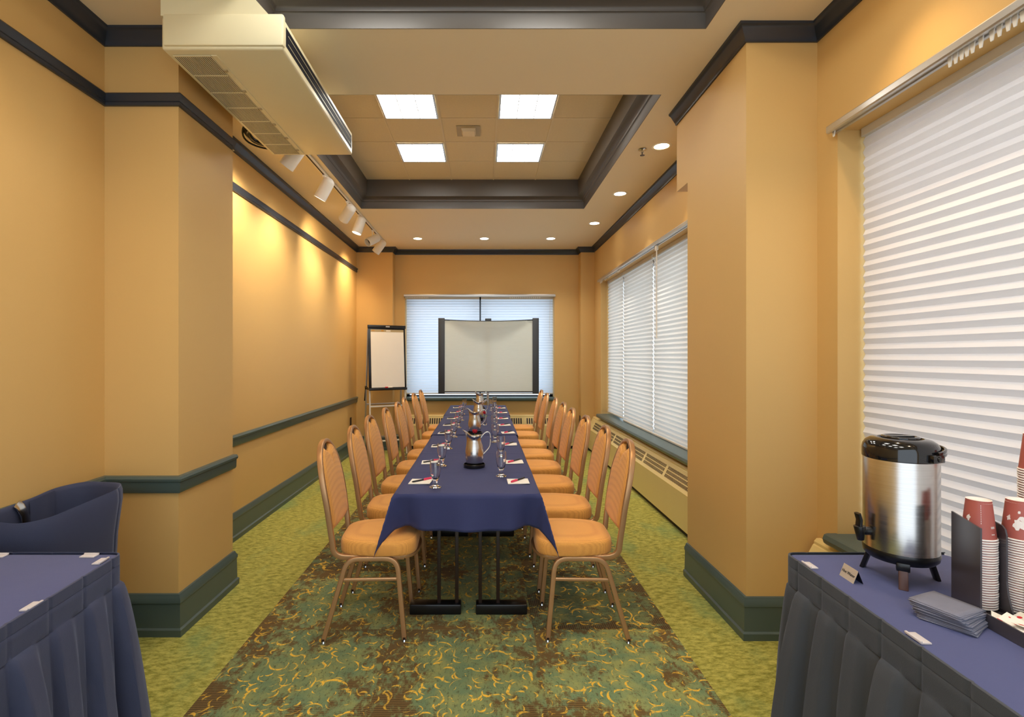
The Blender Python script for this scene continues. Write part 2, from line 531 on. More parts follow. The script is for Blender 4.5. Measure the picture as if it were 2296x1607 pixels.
def fillet(pts, r, n=5):
    P = [Vector(p) for p in pts]; out = [P[0]]
    for i in range(1, len(P) - 1):
        a, b, c = P[i - 1], P[i], P[i + 1]
        d1, d2 = (a - b), (c - b)
        rr = min(r, d1.length * 0.49, d2.length * 0.49)
        s, e = b + d1.normalized() * rr, b + d2.normalized() * rr
        for k in range(n + 1):
            u = k / n
            out.append(s * (1 - u) ** 2 + b * 2 * u * (1 - u) + e * u * u)
    out.append(P[-1]); return out

# ------------------------------------------------------------------ room constants
XL, XR, YB = -2.0, 1.735, 8.20
YF = -1.6
ZC = 3.175            # soffit
ZT = 3.485            # tray ceiling
PL = dict(x=-1.61, y0=2.69, y1=3.27)       # left pilaster
PR = dict(x=1.365, y0=2.655, y1=3.42)      # right column
WB, WT = 0.56, 2.575  # side window bottom / top
NW = (-0.9, 2.503)    # near window along y
FW = (3.72, 7.576)    # far window along y
BW = (-1.269, 1.133, 0.785, 2.44)   # back window

# floor
mb = MB(); mb.box(-2.4, 2.2, YF, 8.6, -0.06, 0.0)
struct(mb.build('floor', M['carpet'], smooth=0))

# walls
mb = MB()
mb.box(-2.15, XL, YF, 8.45, 0, 3.6)
struct(mb.build('wall_left', M['wall'], smooth=0))
mb = MB(); mb.box(XL, PL['x'], PL['y0'], PL['y1'], 0, ZC); struct(mb.build('wall_left', M['wall'], smooth=0))
mb = MB(); mb.box(XL, -1.43, 8.0, 8.45, 0, ZC); struct(mb.build('wall_left', M['wall'], smooth=0))
mb = MB()
TX = 2.02
mb.box(XR, TX, YF, NW[0], 0, 3.6); mb.box(XR, TX, NW[1], FW[0], 0, 3.6); mb.box(XR, TX, FW[1], 8.45, 0, 3.6)
for a, b in (NW, FW):
    mb.box(XR, TX, a, b, 0, WB); mb.box(XR, TX, a, b, WT, 3.6)
struct(mb.build('wall_right', M['wall'], smooth=0))
mb = MB(); mb.box(PR['x'], XR, PR['y0'], PR['y1'], 0, ZC); mb.box(PR['x'], XR, PR['y1'], 3.61, 2.63, ZC); struct(mb.build('wall_right', M['wall'], smooth=0))
mb = MB(); mb.box(1.52, XR, 8.0, 8.2, 0, ZC); struct(mb.build('wall_right', M['wall'], smooth=0))
mb = MB()
x0, x1, z0, z1 = BW
mb.box(-1.43, x0, YB, YB + 0.28, 0, 3.6); mb.box(x1, XR, YB, YB + 0.28, 0, 3.6)
mb.box(x0, x1, YB, YB + 0.28, 0, z0); mb.box(x0, x1, YB, YB + 0.28, z1, 3.6)
struct(mb.build('wall_back', M['wall'], smooth=0))

# ceiling: soffit around two trays
T1 = (-1.10, 1.16, -1.2, 2.665)
T2 = (-1.42, 1.16, 3.333, 5.91)
mb = MB()
th = 0.05
mb.box(-2.15, T2[0], T1[3], 8.45, ZC, ZC + th); mb.box(-2.15, T1[0], YF, T1[3], ZC, ZC + th)
mb.box(T1[1], XR, YF, 8.45, ZC, ZC + th)
mb.box(T1[0], T1[1], YF, T1[2], ZC, ZC + th)
mb.box(T2[0], T1[1], T1[3], T2[2], ZC, ZC + th)
mb.box(T2[0], T2[1], T2[3], 8.45, ZC, ZC + th)
struct(mb.build('ceiling', M['soffit'], smooth=0))
DL = 0.085
# tray lids (tiles) with the grid bars
mb = MB()
for T in (T1, T2):
    mb.box(T[0] - 0.05, T[1] + 0.05, T[2] - 0.05, T[3] + 0.05, ZT, ZT + 0.03)
    gx = -0.37
    xs = [gx + 0.4785 * k for k in range(-3, 5)]
    ys = ([4.327 + 0.4785 * k for k in range(-2, 4)] if T is T2 else [2.4 - 0.4785 * k for k in range(0, 8)])
    for x in xs:
        if T[0] + DL + .03 < x < T[1] - DL - .03: mb.box(x - 0.007, x + 0.007, T[2] + DL, T[3] - DL, ZT - 0.0045, ZT - 0.0005, 1)
    for y in ys:
        if T[2] + DL + .03 < y < T[3] - DL - .03: mb.box(T[0] + DL, T[1] - DL, y - 0.007, y + 0.007, ZT - 0.0040, ZT - 0.0005, 1)
struct(mb.build('ceiling', [M['tile'], M['tbar']], smooth=0))
# tray mouldings
prof = [(0.0, ZC), (0.004, ZC + 0.0005), (0.006, ZC + 0.075), (0.012, ZC + 0.08)]
for i in range(9):
    a = PI / 2 * i / 8
    prof.append((DL - 0.068 * math.cos(a), ZC + 0.082 + 0.038 * math.sin(a)))
prof += [(DL, ZC + 0.13), (DL, ZT), (-0.05, ZT), (-0.05, ZC + 0.02), (0.0, ZC + 0.001)]
def loop_trim(T):
    """closed moulding round a tray (out = towards the middle)"""
    m = MB(); k = len(prof); vs = []
    cs = [(T[0], T[2], 1, 1), (T[1], T[2], -1, 1), (T[1], T[3], -1, -1), (T[0], T[3], 1, -1)]
    for x, y, sx, sy in cs:
        for o, z in prof: vs.append((x + sx * o, y + sy * o, z))
    fs = []
    for i in range(4):
        j = (i + 1) % 4
        for q in range(k):
            w = (q + 1) % k
            fs.append((i * k + q, i * k + w, j * k + w, j * k + q))
    m.add(vs, fs); return m
struct(loop_trim(T1).build('trim_1', M['tray'], smooth=50))
struct(loop_trim(T2).build('trim_2', M['tray'], smooth=50))

# crown, rails and baseboards
crown = [(0, ZC - 0.078), (0.010, ZC - 0.078), (0.012, ZC - 0.066), (0.022, ZC - 0.052), (0.040, ZC - 0.024), (0.050, ZC - 0.014), (0.056, ZC - 0.012), (0.058, ZC), (0, ZC)]
pic = [(0, 2.782), (0.014, 2.782), (0.018, 2.796), (0.012, 2.806), (0.022, 2.826), (0.026, 2.838), (0.020, 2.846), (0, 2.846)]
rail = [(0, 0.748), (0.012, 0.748), (0.018, 0.758), (0.020, 0.806), (0.028, 0.812), (0.030, 0.824), (0.022, 0.836), (0, 0.838)]
base = [(0, 0), (0.028, 0), (0.030, 0.036), (0.020, 0.044), (0.018, 0.168), (0.022, 0.172), (0.022, 0.190), (0.014, 0.204), (0.010, 0.216), (0, 0.218)]
def tr(name, path, prof):
    m = MB(); m.trim(path, prof)
    return struct(m.build(name, M['crown'] if prof in (crown, pic) else M['trim'], smooth=30))
pl_path = [(XL, PL['y0']), (PL['x'], PL['y0']), (PL['x'], PL['y1'])]
tr('trim_3', [(XL, YF)] + pl_path + [(XL, PL['y1']), (XL, 8.0), (-1.43, 8.0), (-1.43, YB), (1.52, YB), (1.52, 8.0), (XR, 8.0), (XR, 3.61)], crown)
tr('trim_4', [(PR['x'], 3.61), (PR['x'], PR['y0']), (XR, PR['y0']), (XR, YF)], crown)
tr('trim_5', [(XL, YF)] + pl_path, pic)
tr('trim_6', [(XL, PL['y1']), (XL, 8.0)], pic)
tr('trim_7', [(XL, YF)] + pl_path[:2] + [(PL['x'], PL['y1'] + 0.012)], rail)
tr('trim_8', [(XL, PL['y1']), (XL, 7.995)], rail)
tr('baseboard_left', [(XL, YF)] + pl_path + [(XL, PL['y1']), (XL, 8.0), (-1.43, 8.0), (-1.43, YB), (-1.24, YB)], base)
tr('baseboard_right', [(PR['x'], PR['y1']), (PR['x'], PR['y0']), (XR, PR['y0'])], base)
tr('baseboard_back', [(1.47, YB), (1.52, YB), (1.52, 8.0), (1.64, 8.0)], base)

# windows: frame, mullion, pane (outside the shades)
def window(name, axis, a0, a1, z0, z1, off, mull):
    m = MB(); w = 0.045
    def bx(p0, p1, q0, q1):
        if axis == 'x': m.box(p0, p1, off, off + 0.06, q0, q1)
        else: m.box(off, off + 0.06, p0, p1, q0, q1)
    bx(a0, a1, z0, z0 + w); bx(a0, a1, z1 - w, z1); bx(a0, a0 + w, z0, z1); bx(a1 - w, a1, z0, z1)
    for c in mull: bx(c - 0.03, c + 0.03, z0, z1)
    o = struct(m.build(name, M['grey_plastic'], smooth=0))
    g = MB()
    if axis == 'x': g.box(a0, a1, off + 0.025, off + 0.031, z0, z1)
    else: g.box(off + 0.025, off + 0.031, a0, a1, z0, z1)
    g.build('pane', M['pane'], o, smooth=0)
    return o
window('window_1', 'x', BW[0], BW[1], BW[2], BW[3], YB + 0.2, [-0.06])
window('window_2', 'y', FW[0], FW[1], WB, WT, 1.945, [5.55, 6.74, 4.6])
window('window_3', 'y', NW[0], NW[1], WB, WT, 1.945, [1.2, 0.0])
# sills
def sill(name, axis, a0, a1, z, face, depth):
    m = MB()
    pr = [(-0.05, z - 0.055), (-0.062, z - 0.045), (-0.068, z - 0.025), (-0.06, z - 0.005), (-0.045, z), (depth, z), (depth, z - 0.03), (0, z - 0.04), (0, z - 0.055)]
    k = len(pr)
    for e in (a0, a1):
        for o, zz in pr: m.v.append((e, face + o, zz) if axis == 'x' else (face + o, e, zz))
    for q in range(k):
        w = (q + 1) % k
        m.f.append((q, w, k + w, k + q)); m.mi.append(0)
    m.f += [tuple(range(k)), tuple(range(k, 2 * k))]; m.mi += [0, 0]
    return struct(m.build(name, M['trim'], smooth=30))
sill('trim_9', 'x', BW[0] - 0.02, BW[1] + 0.02, 0.808, YB, 0.2)
sill('trim_10', 'y', 3.43, FW[1] + 0.01, 0.615, XR, 0.205)
sill('trim_11', 'y', NW[0], NW[1] + 0.01, 0.595, XR, 0.205)

# ------------------------------------------------------------------ shades and tracks
def shade(name, label, axis, a0, a1, zb, zt, off, m, group, pitch=0.047, cord=None):
    o = MB(); z = zt; rows = []; k = 0
    n = max(2, int(round((zt - zb) / (pitch / 2))))
    n += n % 2
    for i in range(n + 1):
        rows.append((zt - (zt - zb) * i / n, 0.0 if i % 2 == 0 else -0.0115))
    def P(a, d, zz): return (a, off + d, zz) if axis == 'x' else (off + d, a, zz)
    vs = []; fs = []
    for zz, d in rows: vs += [P(a0, d, zz), P(a1, d, zz)]
    for i in range(n): fs.append((2 * i, 2 * i + 1, 2 * i + 3, 2 * i + 2))
    o.add(vs, fs)
    root = o.build(name, m, smooth=0, fix=False)
    tag(root, label, 'window shade', group)
    def bar(nm, zz0, zz1, d0, d1, mt):
        b = MB()
        if axis == 'x': b.box(a0, a1, off + d0, off + d1, zz0, zz1)
        else: b.box(off + d0, off + d1, a0, a1, zz0, zz1)
        return b.build(nm, mt, root, smooth=0, bevel=0.003)
    bar('bottom_rail', zb - 0.018, zb, -0.018, 0.004, M['white_vinyl'])
    bar('head_rail', zt, zt + 0.042, -0.022, 0.02, M['white_vinyl'])
    if cord:
        b = MB(); b.sweep([P(a, d, zz) for a, d, zz in cord], circ(0.002, 6), up=(0.3, 0.2, 1) )
        b.build('cord', M['white_vinyl'], root)
    return root
G = 'pleated cellular shades'
xm = -0.06
shade('cellular_shade', 'blue-white pleated shade on the end window, left half beside the flip chart', 'x', BW[0] + 0.012, xm - 0.012, 0.875, 2.392, YB + 0.10, M['shade_far'], G, 0.043)
shade('cellular_shade', 'blue-white pleated shade on the end window, right half behind the projection screen', 'x', xm + 0.012, BW[1] - 0.012, 0.875, 2.392, YB + 0.10, M['shade_far'], G, 0.043,
      cord=[(BW[1] - 0.06, -0.03, 2.38), (BW[1] - 0.065, -0.03, 2.1), (BW[1] - 0.07, -0.03, 1.85), (BW[1] - 0.055, -0.03, 1.75), (BW[1] - 0.03, -0.03, 1.73)])
shade('cellular_shade', 'narrow pleated shade at the far end of the side window, raised slightly off the sill', 'y', 6.75, FW[1] - 0.012, 0.66, 2.535, 1.85, M['shade_side'], G)
shade('cellular_shade', 'middle pleated shade of the side window, between its two seams', 'y', 5.56, 6.73, 0.637, 2.535, 1.85, M['shade_side'], G)
shade('cellular_shade', 'wide pleated shade of the side window, behind the hanging wand and the column', 'y', FW[0] + 0.012, 5.535, 0.637, 2.535, 1.85, M['shade_side'], G)
shade('cellular_shade', 'big pinkish white pleated shade behind the coffee urn', 'y', NW[0] + 0.012, NW[1] - 0.012, 0.617, 2.535, 1.862, M['shade_near'], G, 0.0505)

def track(label, axis, a0, a1, z, face, carriers, group='old blind tracks above the windows'):
    root = thing('blind_track', label, 'curtain track', (0, 0, 0), 0, group)
    m = MB()
    prf = [(0, z + 0.045), (-0.012, z + 0.045), (-0.014, z + 0.036), (-0.046, z + 0.036), (-0.05, z + 0.03), (-0.05, z + 0.006), (-0.046, z), (-0.034, z), (-0.034, z + 0.006), (-0.014, z + 0.006), (-0.014, z), (0, z)]
    k = len(prf)
    for e in (a0, a1):
        for o, zz in prf: m.v.append((e, face + o, zz) if axis == 'x' else (face + o, e, zz))
    for q in range(k):
        w = (q + 1) % k; m.f.append((q, w, k + w, k + q)); m.mi.append(0)
    m.f += [tuple(range(k)), tuple(range(k, 2 * k))]; m.mi += [0, 0]
    m.build('rail', M['alu'], root, smooth=0)
    for c, h in carriers:
        b = MB(); w = 0.009
        pts = [(-w, 0.006), (w, 0.006), (w * 0.75, -h * 0.5), (w * 0.45, -h), (-w * 0.45, -h), (-w * 0.75, -h * 0.5)]
        for d in (-0.026, -0.022):
            for a, zz in pts: b.v.append((c + a, face + d, z + zz) if axis == 'x' else (face + d, c + a, z + zz))
        b.f = [tuple(range(6)), tuple(range(11, 5, -1))] + [(i, (i + 1) % 6, 6 + (i + 1) % 6, 6 + i) for i in range(6)]
        b.mi = [0] * len(b.f)
        b.build('carrier', M['white_plastic'], root, smooth=0)
    return root
near_c = [1.873, 1.85, 1.827, 1.807, 1.786, 1.756, 1.718, 1.693, 1.665, 1.643, 1.62]
track('aluminium blind track with white hooks over the near window', 'y', NW[0], NW[1] + 0.01, 2.56, XR, [(c, 0.033) for c in near_c] + [(2.495, 0.02)])
far_c = [7.50, 7.46, 7.42, 7.38, 7.2, 7.12, 7.0, 6.93, 6.52, 6.49, 6.46, 6.43, 5.12]
track('aluminium blind track with few hooks over the side window', 'y', FW[0], FW[1] + 0.01, 2.565, XR, [(c, 0.03) for c in far_c])
bk = [-1.25 + 0.027 * i for i in range(14)] + [0.42 + 0.034 * i for i in range(15)]
track('blind track with rows of white hooks over the end window', 'x', BW[0] - 0.01, BW[1] + 0.01, 2.42, YB, [(c, 0.026) for c in bk])
# wand
wd = thing('blind_wand', 'thin white wand hanging from the track before the side window', 'wand', (1.71, 5.05, 2.565))
m = MB(); m.cyl((0, 0, -0.05), (0, 0, -0.92), 0.006, n=8); m.build('rod', M['white_plastic'], wd)
m = MB(); m.box(-0.012, 0.012, -0.02, 0.02, -0.05, 0.0); m.build('hook', M['white_plastic'], wd, bevel=0.003)

# ------------------------------------------------------------------ radiators
def radiator(label, axis, a0, a1, wallc, groups, z_front=0.365):
    """cabinet along a wall at wallc (+ side); local: d = distance out of the wall"""
    root = thing('radiator_cabinet', label, 'radiator', (0, 0, 0), 0, 'cream radiator cabinets under the windows')
    sg = 1
    def P(d, a, z): return (a, wallc - d, z) if axis == 'x' else (wallc - d, a, z)
    def ext(prf, e0, e1):
        m = MB(); k = len(prf)
        for e in (e0, e1):
            for d, z in prf: m.v.append(P(d, e, z))
        for q in range(k):
            w = (q + 1) % k; m.f.append((q, w, k + w, k + q)); m.mi.append(0)
        m.f += [tuple(range(k)), tuple(range(k, 2 * k))]; m.mi += [0, 0]
        return m
    ext([(0.0, 0.05), (0.115, 0.05), (0.115, z_front), (0.11, z_front + 0.006), (0.04, 0.497), (0.034, 0.502), (0.034, 0.515), (0.02, 0.53), (0, 0.53)], a0, a1).build('cabinet', M['radiator'], root, smooth=20)
    ext([(0.0, 0.0), (0.085, 0.0), (0.085, 0.05), (0, 0.05)], a0, a1).build('toe_kick', M['ac_dark'], root, smooth=0)
    # grille: dark slots in the sloped top, laid 1 mm proud of the slope
    D0, Z0, D1, Z1 = 0.11, z_front + 0.006, 0.04, 0.497
    nd, nz = (Z1 - Z0), (D0 - D1); L = math.hypot(nd, nz)
    ox, oz = nd / L * 0.0012, nz / L * 0.0012
    for g0, g1, pitch, rows in groups:
        m = MB(); n = int((g1 - g0) / pitch)
        for i in range(n):
            b0, b1 = g0 + pitch * i, g0 + pitch * (i + 0.62)
            for r in range(rows):
                t0 = 0.16 + 0.70 * (r + 0.0) / rows; t1 = 0.16 + 0.70 * (r + (0.78 if rows > 1 else 1.0)) / rows
                pts = []
                for tt, b in ((t0, b0), (t0, b1), (t1, b1), (t1, b0)):
                    pts.append(P(D0 + (D1 - D0) * tt + ox, b, Z0 + (Z1 - Z0) * tt + oz))
                m.add(pts, [(0, 1, 2, 3)])
        m.build('grille', M['ac_dark'], root, smooth=0, fix=False)
    return root
gr = []
y = 3.47
while y < 7.7:
    gr.append((y, y + 0.56, 0.0215, 3)); y += 0.61
radiator('long cream radiator cabinet under the side window sill', 'y', 3.44, 7.98, XR, gr, 0.35)
radiator('cream radiator cabinet end behind the coffee table, below the near sill', 'y', NW[0], 2.63, XR,
         [(2.02, 2.58, 0.0215, 3), (1.4, 1.96, 0.0215, 3), (0.8, 1.36, 0.0215, 3)], 0.36)
radiator('cream radiator cabinet on the end wall below the end window', 'x', -1.22, 1.45, YB,
         [(-1.19, -0.62, 0.036, 1), (-0.56, -0.02, 0.036, 1), (0.04, 0.62, 0.036, 1), (0.68, 1.36, 0.036, 1)], 0.37)

# wall outlets
def outlet(label, loc, axis):
    m = MB()
    if axis == 'x': m.box(0, 0.007, -0.04, 0.04, -0.062, 0.062)
    else: m.box(-0.04, 0.04, -0.007, 0, -0.062, 0.062)
    o = m.build('wall_outlet', M['ac_dark'], bevel=0.003, loc=loc); tag(o, label, 'outlet', 'dark wall outlets')
    return o
outlet('dark outlet plate on the left wall behind the flip chart', (XL, 7.65, 0.49), 'x')
o = outlet('dark outlet plate on the corner beside the side window', (1.52, 8.06, 0.47), 'x'); o.rotation_euler = (0, 0, PI)

# ------------------------------------------------------------------ ceiling lights
def troffer(x, y, label):
    root = thing('ceiling_light', label, 'ceiling light', (x, y, ZT), 0, 'square fluorescent ceiling lights')
    h = 0.226
    m = MB()
    for a, b, c, d in ((-h, h, -h, -h + 0.014), (-h, h, h - 0.014, h), (-h, -h + 0.014, -h + 0.014, h - 0.014), (h - 0.014, h, -h + 0.014, h - 0.014)):
        m.box(a, b, c, d, -0.014, -0.004)
    m.build('frame', M['alu'], root, smooth=0)
    m = MB(); m.box(-h + 0.012, h - 0.012, -h + 0.012, h - 0.012, -0.008, -0.004)
    m.build('diffuser', M['troffer'], root, smooth=0)
    m = MB()
    for q in (-0.072, 0.072):
        m.box(q - 0.0032, q + 0.0032, -h + 0.014, h - 0.014, -0.012, -0.0085); m.box(-h + 0.014, h - 0.014, q - 0.0032, q + 0.0032, -0.012, -0.0085)
    m.build('louver', M['alu'], root, smooth=0)
    return root
troffer(-0.61, 4.087, 'lit square light panel, nearer left of the four in the far tray')
troffer(0.348, 4.087, 'lit square light panel, nearer right of the four in the far tray')
troffer(-0.61, 5.045, 'lit square light panel, farther left of the four in the far tray')
troffer(0.348, 5.045, 'lit square light panel, farther right of the four in the far tray')
for x in (-0.61, 0.348):
    for y in (2.16, 1.2, 0.25):
        troffer(x, y, 'lit square light panel up in the near ceiling tray')

def downlight(x, y, label, warm, energy, z=ZC, size=2.0):
    root = thing('downlight', label, 'ceiling light', (x, y, z), 0, 'recessed round downlights in the soffit')
    m = MB(); m.lathe([(0.058, -0.0005), (0.062, -0.004), (0.078, -0.003), (0.08, -0.0005)], 28, cap0=False, cap1=False)
    m.build('trim_ring', M['white_plastic'], root)
    m = MB(); m.lathe([(0.058, -0.002), (0.03, -0.003), (0.001, -0.003)], 24, cap0=False)
    m.build('lamp', M['lamp_warm'] if warm else M['lamp_cool'], root)
    lamp_spot('bulb_light', root, (0, 0, -0.02), (0, 0, -1), energy, SPOT_WARM if warm else SPOT_COOL, size, 0.9, 0.04)
    return root
downlight(1.445, 4.15, 'large warm glowing downlight in the soffit beside the column', True, 34, size=1.5)
downlight(1.43, 5.36, 'small white downlight above the side window, nearer of two', False, 34, size=1.25)
downlight(1.42, 6.55, 'small white downlight above the side window, farther of two', False, 34, size=1.25)
downlight(-0.96, 7.40, 'warm orange downlight near the end wall, closest to the track lights', True, 26)
downlight(0.006, 7.40, 'white downlight near the end wall, middle of its row', False, 26)
downlight(0.97, 7.40, 'white downlight near the end wall, closest to the side window', False, 26)
downlight(1.44, 1.98, 'warm downlight above the coffee table', True, 22, size=1.6)
downlight(1.44, 0.7, 'warm downlight above the coffee table, further along', True, 22, size=1.6)
downlight(-1.6, 1.6, 'warm downlight above the left buffet table', True, 18)

# supply vent and sprinkler
v = thing('air_vent', 'small square air vent between the four light panels', 'vent', (-0.137, 4.566, ZT))
m = MB(); m.box(-0.105, 0.105, -0.105, 0.105, -0.006, -0.0042); m.build('plate', M['vent_tan'], v, smooth=0)
m = MB(); m.lathe([(0.09, -0.006), (0.075, -0.03)], 4, Matrix.Rotation(PI / 4, 4, 'Z')); m.build('deflector', M['soffit'], v, smooth=0)
v = thing('sprinkler', 'small dark sprinkler head in the soffit beside the large downlight', 'sprinkler', (1.308, 4.21, ZC))
m = MB(); m.lathe([(0.03, -0.002), (0.034, -0.006), (0.012, -0.012), (0.012, -0.03)], 16); m.build('escutcheon', M['chrome'], v)
m = MB(); m.cyl((0, 0, -0.03), (0, 0, -0.05), 0.006, n=8); m.lathe([(0.02, -0.052), (0.02, -0.05)], 10); m.build('deflector', M['dark_steel'], v)

# ------------------------------------------------------------------ track lights
trk = thing('light_track', 'long white lighting track on the soffit above the left wall', 'light track', (-1.487, 0, ZC))
m = MB(); m.box(-0.018, 0.018, 3.30, 7.56, -0.022, -0.0005); m.build('rail', M['white_plastic'], trk, bevel=0.003)
m = MB(); m.box(-0.007, 0.007, 3.32, 7.54, -0.0235, -0.0222); m.build('slot', M['ac_dark'], trk, smooth=0)
def track_head(y, aim, label, on, energy, col=SPOT_HALO):
    root = thing('track_light', label, 'spotlight', (-1.487, y, ZC - 0.0242), 0, 'white track spotlights')
    m = MB(); m.box(-0.014, 0.014, -0.03, 0.03, -0.018, 0.0); m.build('adapter', M['white_plastic'], root, bevel=0.003)
    m = MB(); m.cyl((0, -0.015, -0.01), (0, -0.015, -0.075), 0.006, n=10); m.build('stem', M['white_plastic'], root)
    d = Vector(aim).normalized()
    q = d.to_track_quat('Z', 'Y').to_matrix().to_4x4()
    c = Vector((0, 0, -0.13))
    mt = Matrix.Translation(c) @ q
    prof = []
    for i in range(9):
        a = PI / 2 * i / 8
        prof.append((max(0.002, 0.056 * math.sin(a)), -0.075 - 0.045 * math.cos(a)))
    prof += [(0.058, 0.095), (0.053, 0.095), (0.050, 0.03), (0.001, 0.02)]
    m = MB(); m.lathe(prof, 26, mt, cap0=False, cap1=False); m.build('housing', M['white_plastic'], root, smooth=50)
    m = MB(); m.lathe([(0.049, 0.04), (0.001, 0.036)], 20, mt, cap0=False, cap1=True)
    m.build('lamp', M['lamp_cool'] if on else M['ac_dark'], root)
    if on: lamp_spot('bulb_light', root, c + d * 0.10, d, energy, col, 1.95, 1.0, 0.035)
    return root
track_head(3.98, (-0.62, 0.10, -0.78), 'white track spotlight partly hidden by the air conditioner', True, 28)
track_head(4.76, (-0.50, 0.08, -0.85), 'white track spotlight second along, dome clear of the air conditioner', True, 26)
track_head(5.56, (-0.62, 0.55, -0.56), 'white track spotlight third along, turned away with its lamp hidden', True, 18)
track_head(6.08, (-0.30, -0.10, -0.95), 'white track spotlight fourth along, with a bright lamp face', True, 26)
track_head(6.82, (-0.60, -0.62, -0.50), 'white track spotlight with an unlit dark mouth facing the room', False, 0)
track_head(7.26, (-0.62, 0.15, -0.77), 'white track spotlight nearest the end wall', True, 34, SPOT_WARM)

# ------------------------------------------------------------------ air conditioner
ZB = CAMH + 1.437       # underside
ax0, ax1, ay0, ay1 = -1.51, -0.94, 2.387, 3.645
ac = thing('air_conditioner', 'cream ceiling air conditioner with slatted underside and dark side louver', 'air conditioner', (0, 0, 0))
zt = ZB + 0.155
m = MB()
m.box(ax0, ax1, ay0, ay1, ZB, zt); m.build('housing', M['ac'], ac, bevel=0.012, segs=3)
m = MB()
m.box(ax0 + 0.012, ax1 + 0.006, ay0 - 0.012, ay0 + 0.02, ZB + 0.012, zt + 0.006); m.build('end_cap', M['ac'], ac, bevel=0.01)
# duct box to the ceiling, sloping right side
m = MB()
v8 = [(ax0, ay0 - 0.004, zt - 0.001), (-1.0, ay0 - 0.004, zt - 0.001), (-1.0, ay1 - 0.2, zt - 0.001), (ax0, ay1 - 0.2, zt - 0.001),
      (ax0, ay0 - 0.004, ZC - 0.001), (-1.105, ay0 - 0.004, ZC - 0.001), (-1.105, ay1 - 0.2, ZC - 0.001), (ax0, ay1 - 0.2, ZC - 0.001)]
m.add(v8, [(0, 3, 2, 1), (4, 5, 6, 7), (0, 1, 5, 4), (1, 2, 6, 5), (2, 3, 7, 6), (3, 0, 4, 7)])
m.build('duct_box', M['ac'], ac, smooth=0)
# underside grille
gx0, gx1 = ax0 + 0.028, ax0 + 0.205
m = MB(); m.box(gx0, gx1, ay0 + 0.05, ay1 - 0.03, ZB - 0.0035, ZB + 0.001); m.build('grille_backing', M['ac_dark'], ac, smooth=0)
m = MB()
n = 19
for i in range(n + 1):
    x = gx0 + (gx1 - gx0) * i / n
    m.box(x - 0.0019, x + 0.0019, ay0 + 0.046, ay1 - 0.026, ZB - 0.0055, ZB - 0.0034)
for i in range(8):
    yy = ay0 + 0.048 + (ay1 - ay0 - 0.076) * i / 7
    m.box(gx0, gx1, yy - 0.004, yy + 0.004, ZB - 0.006, ZB - 0.003)
m.build('intake_grille', M['ac'], ac, smooth=0)
m = MB(); m.box(gx1 + 0.004, gx1 + 0.03, ay0 + 0.046, ay1 - 0.026, ZB - 0.004, ZB + 0.001); m.build('filter_rail', M['ac'], ac, smooth=0)
for i in range(6):
    yy = ay0 + 0.17 + i * 0.197
    m = MB(); m.box(gx1 + 0.002, gx1 + 0.02, yy - 0.008, yy + 0.008, ZB - 0.010, ZB - 0.003); m.build('latch', M['vent_tan'], ac, smooth=0)
# side outlet louver
m = MB(); m.box(ax1 - 0.01, ax1 + 0.0015, ay0 + 0.035, ay1 - 0.03, ZB + 0.035, zt - 0.03); m.build('outlet', M['louver_dark'], ac, smooth=0)
for zz in (ZB + 0.058, ZB + 0.098):
    m = MB(); m.box(ax1 - 0.002, ax1 + 0.0022, ay0 + 0.06, ay1 - 0.05, zz - 0.0012, zz + 0.0012)
    m.build('louver_blade', M['ac'], ac, smooth=0)
# cable bundle under the soffit
cb = thing('cable_coil', 'coil of black cables hanging under the soffit beside the air conditioner', 'cable', (-1.62, 3.77, ZC - 0.075))
cb.rotation_euler = (math.radians(-38), 0, 0)
for i, (rr, dz, tlt) in enumerate(((0.125, 0.0, 0.10), (0.10, 0.012, 0.2), (0.085, -0.008, 0.0), (0.11, 0.02, -0.1), (0.092, -0.015, 0.25))):
    m = MB()
    pts = [(1.2 * rr * math.cos(2 * PI * k / 36) * (1.05 + 0.05 * math.sin(6 * PI * k / 36 + i)), rr * math.sin(2 * PI * k / 36), dz + 0.06 * tlt * math.cos(2 * PI * k / 36 + i) + 0.03 * math.sin(2 * PI * k / 36)) for k in range(36)]
    m.sweep(pts, circ(0.012 if i else 0.007, 8), closed=True); m.build('cable', M['black_plastic'], cb)
m = MB(); m.sweep([(0.02, 0, 0.07), (0.04, 0.02, 0.03), (0.05, 0.06, 0.0)], circ(0.008, 8), up=(1, 0, 0)); m.build('cable', M['black_plastic'], cb)

# ------------------------------------------------------------------ conference tables and cloths
TZ = 0.738
def folding_table(label, cx, cy, w, l, post_off, first):
    root = thing('folding_table', label, 'table', (cx, cy, 0), 0, 'narrow folding tables under the navy cloths')
    m = MB(); m.box(-w / 2, w / 2, -l / 2, l / 2, TZ - 0.028, TZ); m.build('tabletop', M['dark_steel'], root, bevel=0.004)
    for s in (-1, 1):
        yy = -(l / 2 - 0.24) if s < 0 else (l / 2 - 0.09)
        m = MB(); m.box(-0.146, 0.146, yy - 0.035, yy + 0.035, 0.0, 0.058)
        m.build('foot_bar', M['black_plastic'], root, bevel=0.006)
        for px in (-0.051, 0.051):
            m = MB(); m.box(post_off + px - 0.010, post_off + px + 0.010, yy - 0.012, yy + 0.012, 0.056, TZ - 0.03)
            m.build('leg', M['dark_steel'], root, bevel=0.002)
        m = MB(); m.box(post_off - 0.10, post_off + 0.10, yy - 0.02, yy + 0.02, TZ - 0.06, TZ - 0.029); m.build('leg_bracket', M['dark_steel'], root, bevel=0.002)
    return root
TY0, TY1 = 2.685, 7.46
LT = (TY1 - TY0) / 3
